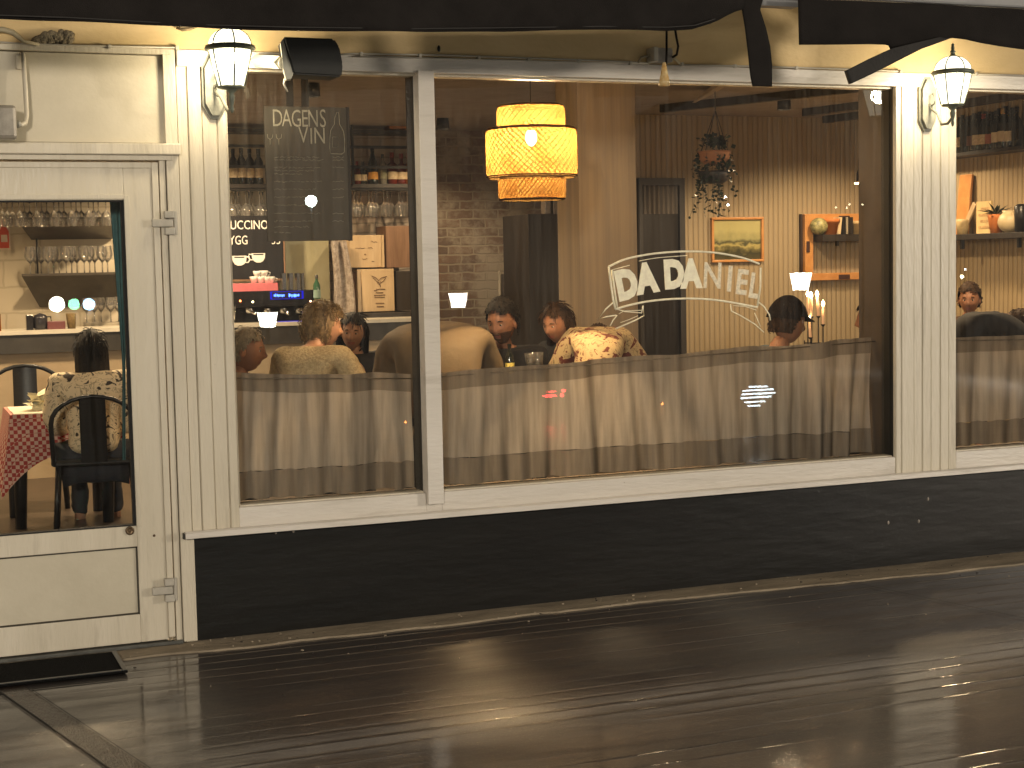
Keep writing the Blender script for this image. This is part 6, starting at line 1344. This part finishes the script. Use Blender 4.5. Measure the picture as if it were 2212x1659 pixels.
for lx_, ly_ in ((.06, .06), (.6, .06), (.06, .58), (.6, .58)):
    b = MB(); b.tube([(tx0+lx_, ty0+ly_, .745), (tx0+lx_-.02, ty0+ly_, FL)], [.05, .035], 8); b.build('leg', BLACKM, Tb)
Tc = thing('tablecloth', 'red and white checked tablecloth hanging in points behind the door', 'tablecloth', (tx0+.3, ty0+.3, ZT))
b = MB(); b.box(tx0, tx0+tw, ty0, ty0+.64, ZT-.003, ZT+.001)
def drop(a, v):    # front fall with long corner points
    hlen = .26+.26*(abs(2*a-1)**2.2); fl = .02*math.sin(a*9)*v+.05*v; return (tx0+tw*a+(a-.5)*.16*v, ty0-.002-fl-.02*v, ZT-hlen*v)
b.grid(drop, 30, 10)
b.grid(lambda a, v: (tx0-.002-.07*v-.02*v*math.sin(a*8), ty0+.64*a-.06*v*(1-a), ZT-(.26+.26*(abs(2*a-1)**2.2))*v), 20, 10)
b.grid(lambda a, v: (tx0+tw+.002+.07*v, ty0+.64*a-.06*v*(1-a), ZT-(.26+.26*(abs(2*a-1)**2.2))*v), 20, 10)
b.build('cloth', CH, Tc)
b = MB(); b.grid(lambda a, v: (tx0+.02+(tw-.05)*a, ty0-.012+.60*v, ZT+.006+.002*math.sin(a*17+v*9)), 14, 10); b.grid(lambda a, v: (tx0+.02+(tw-.05)*a, ty0-.014-.004*v, ZT+.006-.028*v*(a)), 14, 2); tag(b.build('table_paper', mat('white_paper', (.72, .66, .52), .7)), 'white paper laid over the red checked cloth', 'paper')
b = MB(); rnd = random.Random(5)
for k in range(7):
    c = at(84+k*2, 882-k*1.5, ty0+.22); c.z = ZT+.01+.014*k; L_, W_ = .10, .05; M3 = Matrix.Rotation(rnd.uniform(-1, 1), 3, 'Z') @ Matrix.Rotation(rnd.uniform(-.9, .9), 3, 'Y')
    o_ = len(b.v); b.grid(lambda a, v: c+M3 @ Vector(((a-.5)*L_*2, (v-.5)*W_*2, .02*math.sin(a*5+k))), 6, 3)
tag(b.build('napkins', mat('cream_napkin', (.75, .70, .50), .7)), 'crumpled cream napkins on the checked table', 'napkins')
chW.scale = (1.2, 1, 1)
rot_to(ch0, fx(55, 900, 4.3), 4.3, math.pi-.1); ch0.scale = (1.25, 1.1, 1.12)
b = MB(); p = at(20, 1130, 2.6)
# dark legs seen under the left side of the cloth

# CANDELABRA
YCd = .88
Cd = thing('candelabra', 'thin black candelabra with five lit candles next to the man with the cap', 'candelabra', at(1765, 745, YCd))
WAX = mat('warm_wax', (.75, .48, .28), .5, emit=(1, .45, .18), es=.35); FLM = glowmat('candle_flame', (1, .72, .38), 55)
b = MB(); zb_ = .79; base_ = at(1765, 745, YCd)
def cpt(u, v, dy=0): return at(u, v, YCd)+Vector((0, dy, 0))
for u, v in ((1745, 681), (1753, 684), (1768, 683), (1778, 701), (1751, 729)):
    p = cpt(u, v); b.tube([p, (p.x, p.y, fz(u, 742, YCd)), (base_.x+(p.x-base_.x)*.5, base_.y, fz(u, 752, YCd)-.02)], .0035, 6); b.lathe([(.004, -.012), (.014, 0), (.012, .002)], p, 10)
b.tube([cpt(1738, 741), cpt(1800, 741)], .004, 6); b.tube([cpt(1738, 735), (cpt(1738, 740).x, YCd, zb_)], .0035, 6); b.tube([cpt(1793, 735), (cpt(1793, 740).x, YCd, zb_)], .0035, 6)
b.tube([(base_.x, YCd, fz(1765, 755, YCd)), (base_.x, YCd, zb_)], .007, 8); b.lathe([(.09, 0), (.09, .008), (.01, .02)], (base_.x, YCd, .76), 20); b.build('stand', BLACKM, Cd)
for (u, v), (u2, v2) in (((1745, 640), (1745, 681)), ((1752, 643), (1753, 684)), ((1765, 640), (1768, 683)), ((1778, 661), (1778, 701)), ((1748, 693), (1751, 729))):
    p, q = cpt(u, v), cpt(u2, v2); c = MB(); c.tube([q, p], [.0085, .0075], 10); c = c.build('candle', WAX, Cd)
    f_ = MB(); f_.lathe([(0, -.004), (.009, .008), (.008, .018), (.003, .030), (0, .036)], p, 10); f_.build('flame', FLM, c)
light('POINT', (0, 0, .30), 4.5, (1, .55, .25), .04, Cd)
for u, v, Y, lab in ((876, 921, 1.1, 'small candle flame glowing through the narrow window curtain'), (1431, 881, .9, 'small candle flame glowing through the wide window curtain')):
    p = at(u, v, Y); t = thing('tealight', lab, 'candle', p); c = MB(); c.lathe([(.02, -.02), (.025, .02), (.023, .02), (.018, -.018)], p, 14); c.build('glass_cup', WINEGL, t); f_ = MB(); f_.lathe([(0, 0), (.008, .01), (.006, .022), (0, .034)], p, 10); f_.build('flame', glowmat('orange_flame', (1, .32, .08), 22), t)
    s_ = MB(); s_.box(p.x-.2, p.x+.2, Y-.2, Y+.2, p.z-.045, p.z-.0202, bev=.003); s_.lathe([(.02, 0), (.02, p.z-.05-FL)], (p.x, Y, FL), 10); tag(s_.build('side_table', DARKWOOD), 'dark side table carrying the '+lab.split(' glowing')[0]+' behind the '+('narrow' if u < 900 else 'wide')+' window', 'table')

# ================================================================ ACROSS THE STREET (seen only as reflections in the glass)
def mirrored(u, v, d):
    p = at(u, v, d); return Vector((p.x, -d+.13, p.z))
LW = glowmat('opposite_lantern_glass', (1, .97, .85), 55)
for i, (u, v, w_, d) in enumerate(((578, 690, 47, 7.2), (990, 648, 45, 7.2), (1730, 607, 54, 5.6))):
    p = mirrored(u, v, d); k = (w_/2)/ppm(at(u, v, d)); t = thing('terrace_lantern', ['leftmost', 'middle', 'rightmost'][i]+' of the three lit lanterns of the terrace facing the shopfront', 'lantern', p, 'lanterns of the terrace across')
    b = MB(); b.lathe([(k*.68, -k*.72), (k, k*.66)], p, 6, smooth=False); b.build('glass_pane', LW, t)
    b = MB(); b.lathe([(0, -k*.85), (k*.72, -k*.8), (k*.72, -k*.72)], p, 6); b.lathe([(k*1.08, k*.66), (k*1.1, k*.8), (k*.5, k*1.3), (0, k*1.5)], p, 12); b.tube([p+Vector((0, 0, -k*.8)), (p.x, p.y, 0)], .02, 8); b.build('post', BLACKM, t)
def bulbthing(nm, lab, u, v, d, rpx, col, st, grp='street lights opposite'):
    p = mirrored(u, v, d); r = rpx/ppm(at(u, v, d)); t = thing(nm, lab, 'street light', p, grp); b = MB(); b.ell(p, (r, r, r), 16, 10); b.build('globe', glowmat('glow_%s' % lab.split()[0], col, st), t)
    b = MB(); b.tube([p+Vector((0, 0, -r)), (p.x, p.y, 0)], .025, 8); b.build('post', BLACKM, t)
bulbthing('street_lamp', 'white street lamp globe facing the hanging chalkboard', 672, 434, 14, 13, (.85, 1, .97), 70)
bulbthing('street_lamp', 'creamy street lamp globe facing the door', 121, 657, 9, 17, (1, .98, .8), 70)
bulbthing('signal_lamp', 'green signal lamp facing the door', 158, 657, 9.5, 12, (.25, 1, .45), 45)
bulbthing('signal_lamp', 'blue signal lamp facing the door', 190, 657, 9.5, 13, (.25, .6, 1), 70)
bulbthing('street_lamp', 'distant small street lamp facing the wide window upper light', 1567, 425, 20, 3.2, (1, .95, .85), 60)
bulbthing('street_lamp', 'faraway small street lamp facing the wide window lower light', 1573, 443, 20, 3, (1, .95, .85), 50)
for i, (u, v) in enumerate(((1806, 448), (1829, 449), (1835, 441), (1863, 442))): bulbthing('street_lamp', ['tiny', 'minute', 'little', 'weak'][i]+' street lamp facing the wooden frame', u, v, 22, 2.3, (1, .9, .6), 22)
bulbthing('street_lamp', 'yellow street lamp facing the right window', 2078, 598, 16, 4.5, (1, .9, .55), 45)
bulbthing('street_lamp', 'smallwhite street lamp facing the right window', 2085, 582, 16, 2.5, (.9, .95, 1), 45)
# lit blinds and tail lights opposite
Bl = thing('lit_blind', 'bluish white lit window blind across the street', 'blind', mirrored(1632, 850, 6), None); b = MB()
for v, ua, ub in ((833, 1618, 1655), (841, 1604, 1668), (849, 1602, 1672), (857, 1600, 1664), (866, 1608, 1650), (874, 1615, 1640)):
    p, q = mirrored(ua, v+3, 6), mirrored(ub, v-3, 6); k = 1/ppm(at(ua, v, 6)); b.box(p.x, q.x, -5.87, -5.84, p.z-1.6*k, p.z+1.6*k)
b.build('slats', glowmat('blind_light', (.75, .92, 1), 26), Bl)
Cr = thing('parked_car_lights', 'red tail lights of a car across the street', 'car lights', mirrored(1190, 850, 9)); b = MB()
for u, v, w_, h_ in ((1188, 855, 18, 3.5), (1192, 846, 12, 2), (1214, 854, 5, 4), (1218, 844, 5, 3.5)):
    p = mirrored(u, v, 9); k = 1/ppm(at(u, v, 9)); b.ell(p, (w_*k, .03, h_*k), 12, 8)
b.build('red_lens', glowmat('tail_light', (1, .05, .06), 30), Cr)
# unseen lamps added as fill for the shopfront and the ground
for i, (x, y, z, e) in enumerate(((-3.5, -9.5, 3.0, 1500), (14.5, -9.5, 3.0, 3200))):
    t = thing('street_lamp', ['nearer', 'farther'][i]+' added fill lamp behind the viewer', 'street light', (x, y, z), 'added fill lamps'); b = MB(); b.ell((x, y, z), (.16, .16, .08), 16, 10); b.build('lamp_head', glowmat('fill_lamp_head', (1, .85, .65), 6, .5), t)
    b = MB(); b.tube([(x, y-.5, 0), (x, y-.5, z+.1), (x, y, z+.12)], .05, 8); b.build('pole', DARKMET, t); light('POINT', (0, 0, -.02), e, (1, .88, .72), .3, t)
